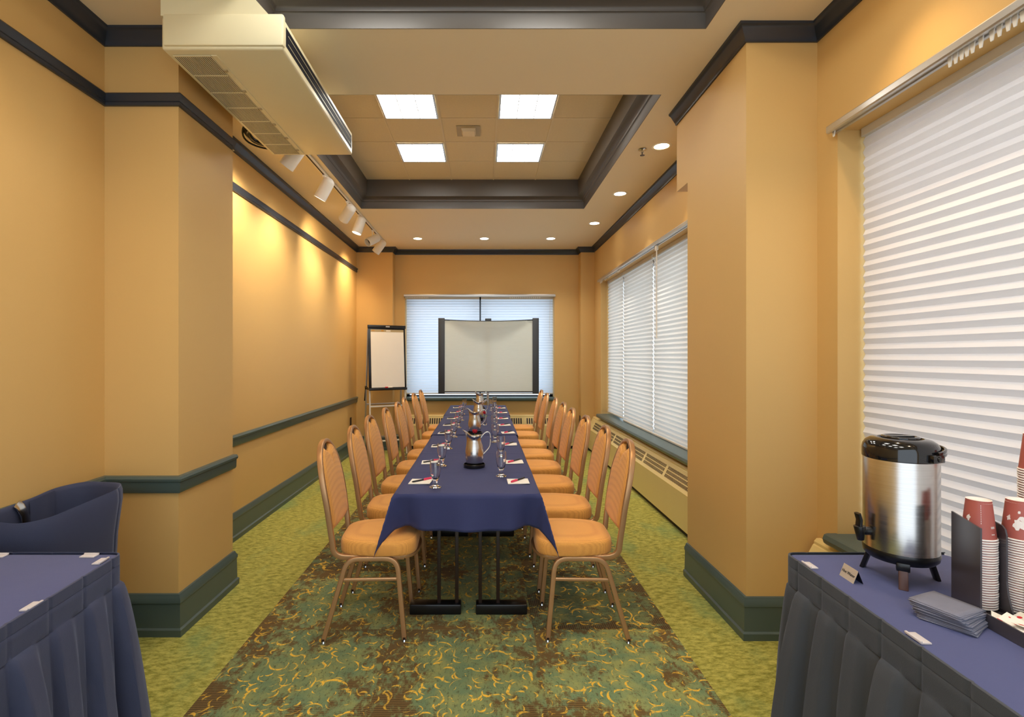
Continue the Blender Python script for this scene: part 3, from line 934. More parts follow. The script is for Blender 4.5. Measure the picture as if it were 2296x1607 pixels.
for k in range(3):
    pos = ('near end', 'middle', 'far end')[k]
    cy = TY0 + LT * (k + 0.5)
    folding_table('dark folding table under the left half of the navy cloths, %s' % pos, -0.276, cy, 0.37, LT - 0.004, 0.07, k == 0)
    folding_table('dark folding table under the right half of the navy cloths, %s' % pos, 0.10, cy, 0.37, LT - 0.004, -0.07, k == 0)

def cloth_sheet(name, label, xa, xb, ya, yb, drop_f, drop_b, drop_s, z, creases=(), seed=0):
    """rectangular cloth over a table edge; corners fall as pointed folds"""
    def axis(c0, c1, d0, d1, n_mid, n_d):
        out = []
        for i in range(n_d if d0 else 0): out.append((c0, -d0 * (1 - i / n_d)))
        for i in range(n_mid + 1): out.append((c0 + (c1 - c0) * i / n_mid, 0.0))
        for i in range(n_d if d1 else 0): out.append((c1, d1 * (i + 1) / n_d))
        return out
    A = axis(xa, xb, drop_s, drop_s, 30, 14)
    B = axis(ya, yb, drop_f, drop_b, 90, 14)
    m = MB(); nx, ny = len(A), len(B)
    rnd = random.Random(seed)
    ph = [rnd.uniform(0, 6.28) for _ in range(6)]
    rr = 0.007
    for y, db in B:
        for x, da in A:
            r = math.hypot(da, db)
            px, py, pz = x, y, z
            for cy_, amp in creases:
                pz += amp * math.exp(-((y - cy_) / 0.006) ** 2)
            pz += 0.0006 * math.sin(x * 23 + ph[0]) * math.sin(y * 9 + ph[1])
            if r > 0:
                sx, sy = (1 if da > 0 else -1), (1 if db > 0 else -1)
                fa, fb = abs(da), abs(db)
                phi = math.atan2(fb, fa)
                flare = math.sin(2 * phi) ** 1.3
                out = rr * min(1, r / 0.01)
                fold = 0.43 * r * flare
                wav = 0.0
                if fa == 0 and fb > 0:
                    wav = 0.06 * fb * math.sin(x * 11 + ph[2]) + 0.05 * fb * math.sin(x * 27 + ph[3])
                elif fb == 0 and fa > 0:
                    wav = 0.05 * fa * math.sin(y * 9 + ph[4])
                # tuck beside the corner fold
                if fa == 0 and fb > 0:
                    e = min(abs(x - xa), abs(x - xb)); wav -= 0.22 * fb * math.exp(-((e - 0.06) / 0.05) ** 2)
                px += (sx if fa > 0 else 0) * (out + fold * 0.72 + (wav if fb == 0 else 0))
                py += (sy if fb > 0 else 0) * (out + fold * 0.72 + (wav if fa == 0 else 0))
                drop = math.sqrt(max(0, r * r - (fold) ** 2))
                if fa == 0 and fb > 0:
                    e = min(abs(x - xa), abs(x - xb)); drop *= 1 - 0.06 * math.exp(-((e - 0.07) / 0.05) ** 2)
                pz -= max(0, drop * (1 + 0.24 * flare if fa > 0 and fb > 0 else 1) - 0.004)
            m.v.append((px, py, pz))
    for j in range(ny - 1):
        for i in range(nx - 1):
            m.f.append((j * nx + i, j * nx + i + 1, (j + 1) * nx + i + 1, (j + 1) * nx + i)); m.mi.append(0)
    o = m.build(name, M['navy'], smooth=60)
    md = o.modifiers.new('thickness', 'SOLIDIFY'); md.thickness = 0.0025; md.offset = 1
    tag(o, label, 'tablecloth', 'navy cloths on the conference table')
    return o
CZ = TZ + 0.004
cloth_sheet('tablecloth', 'navy tablecloth over the near end, its corners hanging in points', -0.470, 0.292, TY0 - 0.006, 4.70, 0.195, 0, 0.185, CZ, ((3.19, 0.002), (3.80, 0.0025)), 3)
cloth_sheet('tablecloth', 'navy tablecloth over the middle of the table, overlapping the near one', -0.478, 0.305, 4.67, 6.25, 0, 0, 0.19, CZ + 0.005, ((5.3, 0.002),), 4)
cloth_sheet('tablecloth', 'navy tablecloth over the far end before the projection screen', -0.486, 0.314, 6.22, TY1 + 0.012, 0, 0.19, 0.19, CZ + 0.010, ((6.8, 0.002),), 5)
def top_z(y): return (CZ if y < 4.67 else CZ + 0.005 if y < 6.22 else CZ + 0.010) + 0.0032

# ------------------------------------------------------------------ banquet chairs
def make_chair(label):
    root = thing('banquet_chair', label, 'chair', (0, 0, 0), 0, 'orange banquet chairs along the conference table')
    tube = rrect(0.0122, 0.0115, 0.004, 3)
    def lean(z):   # x of the back at height z
        pts = [(0.43, -0.150), (0.516, -0.170), (0.66, -0.186), (0.82, -0.215), (1.0, -0.258), (1.1, -0.28)]
        for (za, xa), (zb, xb) in zip(pts, pts[1:]):
            if z <= zb: return xa + (xb - xa) * (z - za) / (zb - za)
        return pts[-1][1]
    # half width of the back frame by height
    hw = [(0.50, 0.176), (0.58, 0.181), (0.68, 0.188), (0.77, 0.190), (0.85, 0.178), (0.91, 0.152), (0.955, 0.117), (0.982, 0.080), (0.996, 0.044), (1.003, 0.0)]
    def halfw(z):
        for (za, wa), (zb, wb) in zip(hw, hw[1:]):
            if z <= zb: return wa + (wb - wa) * max(0, (z - za)) / (zb - za)
        return 0.0
    side = [(0.20, 0.165, 0.424), (-0.06, 0.168, 0.424), (-0.135, 0.171, 0.430), (-0.163, 0.174, 0.458)] + [(lean(z), w, z) for z, w in hw]
    path = [(x, -w, z) for x, w, z in side] + [(x, w, z) for x, w, z in reversed(side[:-1])]
    m = MB(); m.sweep(smooth_path(path, 2), rrect(0.0105, 0.0140, 0.004, 3), up=(1, 0, 0.28)); m.build('back_frame', M['bronze'], root, smooth=50)
    # seat frame: curved front rail
    pts = [(0.17, -0.165, 0.424), (0.235, -0.150, 0.424), (0.262, -0.07, 0.424), (0.266, 0, 0.424), (0.262, 0.07, 0.424), (0.235, 0.150, 0.424), (0.17, 0.165, 0.424)]
    m = MB(); m.sweep(smooth_path(pts, 2), rrect(0.012, 0.009, 0.003, 2)); m.build('seat_frame', M['bronze'], root, smooth=50)
    # seat cushion: superellipse plan, narrower at the back
    def seat_pt(u, v):
        a = 2 * PI * u
        c, s = math.cos(a), math.sin(a)
        e = 0.44
        x = math.copysign(abs(c) ** e, c); y = math.copysign(abs(s) ** e, s)
        prof = [(0.0, -0.0), (0.94, 0.0), (0.985, 0.005), (1.0, 0.018), (1.003, 0.05), (0.992, 0.066), (0.965, 0.075), (0.90, 0.081), (0.5, 0.088), (0.0, 0.090)]
        i = min(len(prof) - 2, int(v * (len(prof) - 1))); f = v * (len(prof) - 1) - i
        r = prof[i][0] + (prof[i + 1][0] - prof[i][0]) * f
        z = prof[i][1] + (prof[i + 1][1] - prof[i][1]) * f
        xx = 0.06 + 0.205 * x * r
        wy = 0.203 * (1 - 0.16 * max(0, -x))
        return (xx, wy * y * r, 0.434 + z)
    m = MB(); m.grid(seat_pt, 56, 18); o = m.build('seat', M['seat'], root, smooth=60)
    # backrest panel
    zb0 = 0.565
    def zt(s): return 0.986 - 0.046 * (1 - abs(s)) ** 1.25
    def bp(front):
        def f(u, v):
            s = 2 * u - 1
            z = zb0 + v * (zt(s) - zb0)
            w = halfw(z) - 0.006
            y = s * w
            e = min(1, (1 - abs(s)) / 0.16) * min(1, v / 0.06) * min(1, (1 - v) / 0.05)
            e = math.sin(e * PI / 2)
            b = (1 - s * s)
            if front: x = lean(z) + 0.002 + 0.016 * e + 0.008 * b
            else: x = lean(z) - 0.002 - 0.012 * e - 0.004 * b
            # gathered crease under the hand hole
            if front: x -= 0.010 * math.exp(-(s / 0.12) ** 2) * max(0, (v - 0.8) / 0.2)
            return (x, y, z)
        return f
    m = MB(); m.grid(bp(True), 24, 30); m.grid(bp(False), 24, 30)
    nn = 25
    N = 25 * 31
    for j in range(30):
        for i in (0, 24):
            a, b = j * nn + i, (j + 1) * nn + i
            m.f.append((a, b, N + b, N + a)); m.mi.append(0)
    for i in range(24):
        for j in (0, 30):
            a, b = j * nn + i, j * nn + i + 1
            m.f.append((a, b, N + b, N + a)); m.mi.append(0)
    m.build('backrest', M['seat'], root, smooth=60)
    # dark hand-hole insert
    m = MB()
    pts = [(-0.048, 0.972), (0.048, 0.972), (0.03, 0.985), (-0.03, 0.985)]
    m.add([(lean(z) - 0.004, y, z) for y, z in [(-0.04, 0.958), (0, 0.930), (0.04, 0.958), (0.045, 0.978), (0.025, 0.992), (-0.025, 0.992), (-0.045, 0.978)]], [tuple(range(7))])
    m.add([(lean(z) - 0.008, y, z) for y, z in [(-0.04, 0.958), (0, 0.930), (0.04, 0.958), (0.045, 0.978), (0.025, 0.992), (-0.025, 0.992), (-0.045, 0.978)]], [tuple(reversed(range(7)))])
    m.build('hand_hole', M['ac_dark'], root, smooth=0)
    # legs (inverted U side frames, each leg with half of the top bar)
    for sy in (-1, 1):
        for fx, nm in ((1, 'f'), (-1, 'r')):
            if fx > 0: pts = [(0.03, sy * 0.186, 0.424), (0.166, sy * 0.187, 0.424), (0.204, sy * 0.192, 0.012)]
            else: pts = [(0.03, sy * 0.186, 0.424), (-0.088, sy * 0.187, 0.424), (-0.208, sy * 0.192, 0.012)]
            m = MB(); m.sweep(fillet(pts, 0.07, 6), tube, up=(0, 1, 0)); leg = m.build('leg', M['bronze'], root, smooth=50)
            q = Vector(pts[2])
            g = MB(); g.cyl((q.x, q.y, 0.022), (q.x, q.y, 0.010), 0.0135, 0.0135, 12, 0); g.cyl((q.x, q.y, 0.010), (q.x, q.y, 0.0), 0.012, 0.015, 12, 1)
            g.build('foot_glide', [M['dark_steel'], M['chrome']], leg)
        m = MB(); m.sweep([(-0.118, sy * 0.189, 0.318), (0.174, sy * 0.189, 0.318)], rrect(0.007, 0.0085, 0.003, 2)); m.build('stretcher', M['bronze'], root, smooth=50)
    return root
ordn = ['first', 'second', 'third', 'fourth', 'fifth', 'sixth', 'seventh', 'eighth']
chair0 = make_chair('x')
ys_l = [2.815, 3.37, 3.94, 4.53, 5.10, 5.68, 6.36, 6.98]
ys_r = [2.815, 3.37, 3.94, 4.53, 5.10, 5.68, 6.36, 6.98]
first = True
for i, y in enumerate(ys_l):
    lab = ('orange padded banquet chair nearest the camera on the left of the table' if i == 0 else
           'orange padded banquet chair at the far end of the left row, before the flip chart' if i == 7 else
           'orange padded banquet chair, %s from the near end on the left of the table' % ordn[i])
    x = -0.622 + (0.012 * math.sin(i * 2.1))
    rz = math.radians([2.5, 1.5, -1, 1, 0, 1.5, -1, 0][i])
    if first:
        chair0.location = (x, y, 0); chair0.rotation_euler = (0, 0, rz); chair0['label'] = lab; first = False
    else: dup(chair0, (x, y, 0), rz, lab)
for i, y in enumerate(ys_r):
    lab = ('orange padded banquet chair nearest the camera on the right of the table' if i == 0 else
           'orange padded banquet chair at the far end of the right row, before the projection screen' if i == 7 else
           'orange padded banquet chair, %s from the near end on the right of the table' % ordn[i])
    x = 0.540 + (0.010 * math.sin(i * 1.7))
    dup(chair0, (x, y, 0), PI + math.radians([-2, -1, 1, 0, 1, -1, 0.5, 0][i]), lab)

# ------------------------------------------------------------------ things on the conference table
# goblets
def goblet(label):
    root = thing('water_goblet', label, 'glass', (0, 0, 0), 0, 'empty water goblets along the table')
    o = [(0.031, 0.0), (0.033, 0.003), (0.020, 0.008), (0.0125, 0.014), (0.0105, 0.022), (0.013, 0.029), (0.0115, 0.034), (0.015, 0.042), (0.022, 0.055), (0.0275, 0.075), (0.0305, 0.100), (0.0305, 0.125), (0.0285, 0.150)]
    i = [(0.0272, 0.150), (0.0288, 0.125), (0.0287, 0.100), (0.0255, 0.076), (0.0195, 0.058), (0.010, 0.048), (0.001, 0.046)]
    m = MB(); m.lathe(o[:7], 28, cap0=True, cap1=False)
    m = MB(); m.lathe(o + i, 28, cap0=True, cap1=True); m.build('bowl', M['glass'], root, smooth=60)
    return root
gl = [(-0.267, 2.81), (-0.276, 3.36), (-0.276, 3.99), (-0.265, 4.56), (-0.257, 5.13), (-0.252, 5.70), (-0.26, 6.28), (-0.262, 6.84)]
grr = [(0.104, 3.07), (0.121, 3.65), (0.094, 4.29), (0.10, 4.90), (0.112, 5.50), (0.13, 6.10), (0.10, 6.68), (0.15, 7.16)]
g0 = goblet('x'); usedg = False
for side, L in (('left', gl), ('right', grr)):
    for i, (x, y) in enumerate(L):
        lab = 'empty clear goblet, %s from the near end in the %s row on the table' % (ordn[i], side)
        z = top_z(y)
        if not usedg:
            g0.location = (x, y, z); g0['label'] = lab; usedg = True
        else: dup(g0, (x, y, z), random.uniform(0, 3), lab)
# note pads and pens
def notepad():
    m = MB()
    def f(zo):
        def g(u, v):
            x, y = (u - 0.5) * 0.122, (v - 0.5) * 0.115
            return (x, y, zo + 0.0028 * max(0, (u - 0.55)) + 0.006 * max(0, 0.18 - v) * (0.2 + u))
        return g
    m.grid(f(0.0008), 8, 8); m.grid(f(0.0042), 8, 8)
    n = 9; N = 81
    for j in range(8):
        for i in (0, 8): m.f.append((j * n + i, (j + 1) * n + i, N + (j + 1) * n + i, N + j * n + i)); m.mi.append(0)
    for i in range(8):
        for j in (0, 8): m.f.append((j * n + i, j * n + i + 1, N + j * n + i + 1, N + j * n + i)); m.mi.append(0)
    return m.build('notepad', M['paper'], smooth=40)
def pen():
    root = thing('pen', 'x', 'pen', (0, 0, 0), 0, 'black and pink pens on the note pads')
    m = MB(); m.cyl((-0.068, 0, 0.0045), (-0.060, 0, 0.0045), 0.0015, 0.0042, 10); m.cyl((-0.060, 0, 0.0045), (0.012, 0, 0.0045), 0.0045, n=10); m.build('barrel', M['black_plastic'], root)
    m = MB(); m.cyl((0.012, 0, 0.0045), (0.068, 0, 0.0045), 0.0052, 0.0048, 10); m.build('cap', M['pink'], root)
    m = MB(); m.box(0.02, 0.066, -0.0018, 0.0018, 0.0095, 0.012); m.build('pocket_clip', M['pink'], root, smooth=0)
    return root
pl = [(-0.362, 2.925), (-0.36, 3.46), (-0.358, 4.09), (-0.363, 4.67 + 0.08), (-0.36, 5.31), (-0.36, 5.87), (-0.365, 6.45), (-0.365, 7.06)]
pr = [(0.196, 2.93), (0.205, 3.47), (0.208, 4.17), (0.226, 4.77), (0.215, 5.30), (0.218, 5.86), (0.232, 6.42), (0.234, 7.0)]
np0, pen0 = notepad(), pen(); usedn = False
for side, L in (('left', pl), ('right', pr)):
    for i, (x, y) in enumerate(L):
        z = top_z(y) + 0.0004
        rz = math.radians(random.uniform(-4, 4))
        lab = 'small white note pad, %s from the near end on the %s of the table' % (ordn[i], side)
        lab2 = 'black and pink pen on the %s note pad from the near end, %s side' % (ordn[i], side)
        pz = z + 0.0053
        if side == 'left': prz = math.radians(36 + random.uniform(-6, 6)); ploc = (x + 0.004, y + 0.01, pz)
        else: prz = math.radians(180 + 52 + random.uniform(-8, 6)); ploc = (x + 0.002, y + 0.012, pz)
        if not usedn:
            np0.location = (x, y, z); np0.rotation_euler = (0, 0, rz); tag(np0, lab, 'notepad', 'white note pads along the table')
            pen0.location = ploc; pen0.rotation_euler = (0, 0, prz); pen0['label'] = lab2; usedn = True
        else:
            dup(np0, (x, y, z), rz, lab); dup(pen0, ploc, prz, lab2)

# pitchers with black coasters
def pitcher(label):
    root = thing('water_pitcher', label, 'pitcher', (0, 0, 0), 0, 'steel water pitchers down the middle of the table')
    N = 40
    prof = [(0.040, 0.0), (0.050, 0.004), (0.056, 0.03), (0.0595, 0.065), (0.059, 0.10), (0.053, 0.135), (0.044, 0.160), (0.0415, 0.172), (0.0425, 0.182), (0.047, 0.194)]
    vs = []; fs = []
    def ring(r, z, lip):
        out = []
        for i in range(N):
            a = 2 * PI * i / N
            c = math.cos(a)          # spout at a = pi (local -x)
            k = max(0.0, -c)
            rr = r * (1 + lip * 0.62 * k ** 5)
            zz = z + lip * (0.040 * k ** 3 - 0.004 * max(0, 1 - abs(c)) + 0.006 * max(0, c))
            out.append((rr * math.cos(a), rr * math.sin(a), zz))
        return out
    rings = []
    for r, z in prof:
        lip = max(0, (z - 0.150) / 0.044)
        rings.append(ring(r, z, lip))
    rings.append(ring(0.0485, 0.197, 1.0)); rings.append(ring(0.0455, 0.196, 1.0))
    for r, z in reversed(prof[1:]):
        lip = max(0, (z - 0.150) / 0.044)
        rings.append(ring(r - 0.0025, z + 0.002, lip))
    for R in rings: vs += R
    for j in range(len(rings) - 1):
        for i in range(N):
            k = (i + 1) % N
            fs.append((j * N + i, j * N + k, (j + 1) * N + k, (j + 1) * N + i))
    fs.append(tuple(reversed(range(N)))); fs.append(tuple(range((len(rings) - 1) * N, len(rings) * N)))
    m = MB(); m.add(vs, fs); m.build('body', M['steel'], root, smooth=60)
    hp = [(0.043, 0, 0.185), (0.058, 0, 0.205), (0.078, 0, 0.222), (0.098, 0, 0.218), (0.106, 0, 0.19), (0.104, 0, 0.145), (0.098, 0, 0.12), (0.080, 0, 0.098), (0.054, 0, 0.072)]
    m = MB(); m.sweep(smooth_path(hp, 2), rrect(0.009, 0.0035, 0.002, 2), up=(0, 0.0, 1)); m.xform(Matrix.Identity(4))
    m.build('handle', M['steel'], root, smooth=60)
    return root
def coaster(label):
    m = MB(); m.lathe([(0.066, 0.0), (0.070, 0.004), (0.071, 0.020), (0.0675, 0.0215), (0.066, 0.007), (0.002, 0.006)], 36)
    o = m.build('coaster', M['black_plastic'], smooth=40); tag(o, label, 'coaster', 'black round coasters under the pitchers')
    return o
pos = [(-0.062, 3.33), (-0.085, 4.70), (-0.06, 5.72), (-0.055, 6.92)]
pw = ['nearest the camera', 'second from the camera', 'third from the camera', 'farthest, before the projection screen']
for i, (x, y) in enumerate(pos):
    z = top_z(y)
    rz = math.radians([4, -2, 3, 0][i])
    if i == 0:
        p0 = pitcher('brushed steel water pitcher %s' % pw[0]); p0.location = (x, y, z + 0.0062); p0.rotation_euler = (0, 0, rz)
        c0 = coaster('black round coaster under the steel pitcher %s' % pw[0]); c0.location = (x, y, z)
    else:
        dup(p0, (x, y, z + 0.0062), rz, 'brushed steel water pitcher %s' % pw[i])
        c = dup(c0, (x, y, z), 0, 'black round coaster under the steel pitcher %s' % pw[i])
# bud vases with red roses
def rose_vase(label, x, y, lean_):
    root = thing('bud_vase', label, 'vase', (x, y, top_z(y)), 0, 'small rose vases between the pitchers')
    m = MB(); m.lathe([(0.020, 0), (0.024, 0.01), (0.022, 0.04), (0.012, 0.07), (0.014, 0.085), (0.012, 0.085), (0.010, 0.07), (0.019, 0.04), (0.002, 0.008)], 20); m.build('vase', M['glass'], root, smooth=60)
    t = Vector((lean_, 0, 0.125))
    m = MB(); m.sweep([(0, 0, 0.02), (0.0, 0, 0.08), tuple(t)], circ(0.002, 6), up=(0, 1, 0)); m.build('stem', M['leaf'], root)
    m = MB()
    for k in range(3):
        mt = Matrix.Translation(t) @ Matrix.Rotation(k * 2.1, 4, 'Z') @ Matrix.Rotation(0.25 * k, 4, 'X')
        m.lathe([(0.004, -0.012), (0.016 - 0.003 * k, -0.004), (0.021 - 0.005 * k, 0.008), (0.018 - 0.005 * k, 0.018 + 0.002 * k), (0.012 - 0.004 * k, 0.017)], 14, mt, cap1=False)
    m.build('rose', M['rose'], root, smooth=60)
    m = MB()
    for s in (-1, 1):
        m.add([(0, 0, 0.085), (s * 0.02, 0.006, 0.10), (s * 0.034, 0, 0.095), (s * 0.018, -0.006, 0.092)], [(0, 1, 2, 3)])
    m.build('leaf', M['leaf'], root, smooth=0, fix=False)
rose_vase('small vase with a red rose hidden behind the nearest pitcher', -0.075, 4.02, 0.004)
rose_vase('small vase with a red rose and green leaves behind the second pitcher', 0.008, 5.32, 0.0)

# ------------------------------------------------------------------ projection screen
sc = thing('projection_screen', 'white tripod projection screen with dark side bars before the end window', 'projection screen', (0, 7.72, 0))
def scr(u, v):
    x = -0.594 + 1.33 * u
    sag = 0.020 * (1 - (2 * u - 1) ** 2)
    zt_ = 2.012 - sag; zb_ = 0.938
    z = zb_ + (zt_ - zb_) * v
    bow = 0.03 * math.sin(PI * v) * (1 - (2 * u - 1) ** 2) - 0.05 * (1 - (2 * u - 1) ** 2) * max(0, (v - 0.88) / 0.12) ** 2
    return (x, 0.0 + bow, z)
m = MB(); m.grid(scr, 32, 30); m.build('screen_cloth', M['screen'], sc, smooth=60, fix=False)
for xa, xb in ((-0.690, -0.593), (0.735, 0.831)):
    m = MB(); m.box(xa, xb, -0.012, 0.010, 0.902, 2.046); m.build('side_bar', M['grey_plastic'], sc, bevel=0.004)
m = MB(); m.sweep([(-0.6 + 1.34 * k / 20, -0.004, 2.018 - 0.020 * (1 - (2 * k / 20 - 1) ** 2)) for k in range(21)], rrect(0.008, 0.008, 0.003, 2)); m.build('top_bar', M['black_plastic'], sc)
m = MB(); m.box(-0.6, 0.742, -0.012, 0.012, 0.922, 0.938); m.build('bottom_bar', M['black_plastic'], sc, bevel=0.003)
m = MB(); m.box(0.018, 0.112, -0.01, 0.03, 2.004, 2.04); m.build('hanger', M['grey_plastic'], sc, bevel=0.004)
m = MB(); m.cyl((0.06, 0.06, 0.35), (0.06, 0.06, 2.02), 0.013, n=12); m.cyl((0.06, 0.06, 0.30), (0.06, 0.06, 0.92), 0.018, n=12); m.build('pole', M['alu'], sc)
for a in (0.3, 0.3 + 2.09, 0.3 + 4.19):
    m = MB(); m.cyl((0.06, 0.06, 0.40), (0.06 + 0.24 * math.cos(a), 0.06 + 0.24 * math.sin(a), 0.012), 0.010, n=8); m.build('leg', M['alu'], sc)

# ------------------------------------------------------------------ flip chart easel
ez = thing('flip_chart_easel', 'white tube easel with a black framed board in the left corner', 'easel', (-1.405, 7.55, 0), math.radians(27.5))
H = 0.275
def fr(x, z): return Vector((x, 0.075 * z, z))      # front plane leans back
sq = rrect(0.011, 0.011, 0.003, 2)
for s in (-1, 1):
    m = MB(); m.sweep([fr(s * H, 0.008), fr(s * H * 0.97, 1.90)], sq, up=(0, 1, 0)); m.build('front_leg', M['white_metal'], ez, smooth=40)
    m = MB(); m.sweep([(s * H, 0.35, 0.008), (s * H * 0.97, 0.18, 1.86)], sq, up=(0, 1, 0)); m.build('rear_leg', M['alu'], ez, smooth=40)
for z in (0.22, 0.73):
    m = MB(); m.sweep([fr(-H, z), fr(H, z)], sq, up=(0, 0, 1)); m.build('front_crossbar', M['white_metal'], ez, smooth=40)
    yb = 0.35 - 0.17 * z / 1.86
    m = MB(); m.sweep([(-H, yb, z + 0.015), (H, yb, z + 0.015)], rrect(0.006, 0.012, 0.002, 2), up=(0, 0, 1)); m.build('rear_crossbar', M['alu'], ez, smooth=40)
lz = math.atan(0.075)
bm_ = Matrix.Translation(fr(0, 1.445)) @ Matrix.Rotation(-lz, 4, 'X') @ Matrix.Translation((0, -0.022, 0))
m = MB(); m.obox(bm_, 0.286, 0.008, 0.485); m.build('board', M['black_plastic'], ez, bevel=0.004)
m = MB(); m.obox(bm_ @ Matrix.Translation((0, -0.014, 0.462)), 0.292, 0.012, 0.024); cl = m.build('clamp_bar', M['black_plastic'], ez, bevel=0.005)
m = MB(); m.obox(bm_ @ Matrix.Translation((0.01, -0.0265, 0.464)), 0.03, 0.0006, 0.009); m.build('badge', M['alu'], cl, smooth=0)
m = MB(); m.obox(bm_ @ Matrix.Translation((0, -0.024, -0.468)), 0.286, 0.022, 0.017); m.build('pen_tray', M['black_plastic'], ez, bevel=0.004)
for s in (-1,):
    m = MB(); m.sweep([(s * H, 0.11, 0.98), (s * H - 0.02, 0.2, 1.02), (s * H, 0.262, 0.97), (s * H - 0.012, 0.277, 0.80)], rrect(0.006, 0.014, 0.003, 2), up=(1, 0, 0)); m.build('strap', M['black_plastic'], ez)
# pad (its own thing, clamped on the easel)
pd = thing('flip_chart_pad', 'large blank flip chart pad clamped on the easel in the corner', 'paper pad', (-1.405, 7.55, 0), math.radians(27.5))
m = MB()
m.obox(bm_ @ Matrix.Translation((0.004, -0.0135, -0.012)), 0.252, 0.0045, 0.430); m.build('sheets', M['paper'], pd, smooth=0)
m = MB(); m.obox(bm_ @ Matrix.Translation((0.004, -0.0186, 0.401)), 0.252, 0.0005, 0.018); hb = m.build('header_strip', M['vent_tan'], pd, smooth=0)
m = MB(); m.obox(bm_ @ Matrix.Translation((-0.21, -0.0194, 0.405)), 0.022, 0.0003, 0.006); m.obox(bm_ @ Matrix.Translation((-0.07, -0.0194, 0.403)), 0.02, 0.0003, 0.01)
m.build('header_print', M['gold_print'], hb, smooth=0)
m = MB(); m.obox(bm_ @ Matrix.Translation((0.02, -0.0194, 0.401)), 0.034, 0.0003, 0.008); m.build('header_badge', M['paper'], hb, smooth=0)
mk = thing('marker', 'red and white marker lying in the easel tray', 'marker', (-1.405, 7.55, 0), math.radians(27.5))
def pt(x, y, z): return bm_ @ Vector((x, y, z))
m = MB(); m.cyl(pt(-0.01, -0.035, -0.4415), pt(0.06, -0.035, -0.4415), 0.0085, n=12); m.build('barrel', M['white_plastic'], mk)
m = MB(); m.cyl(pt(-0.05, -0.035, -0.4415), pt(-0.01, -0.035, -0.4415), 0.009, n=12); m.build('cap', M['red'], mk)

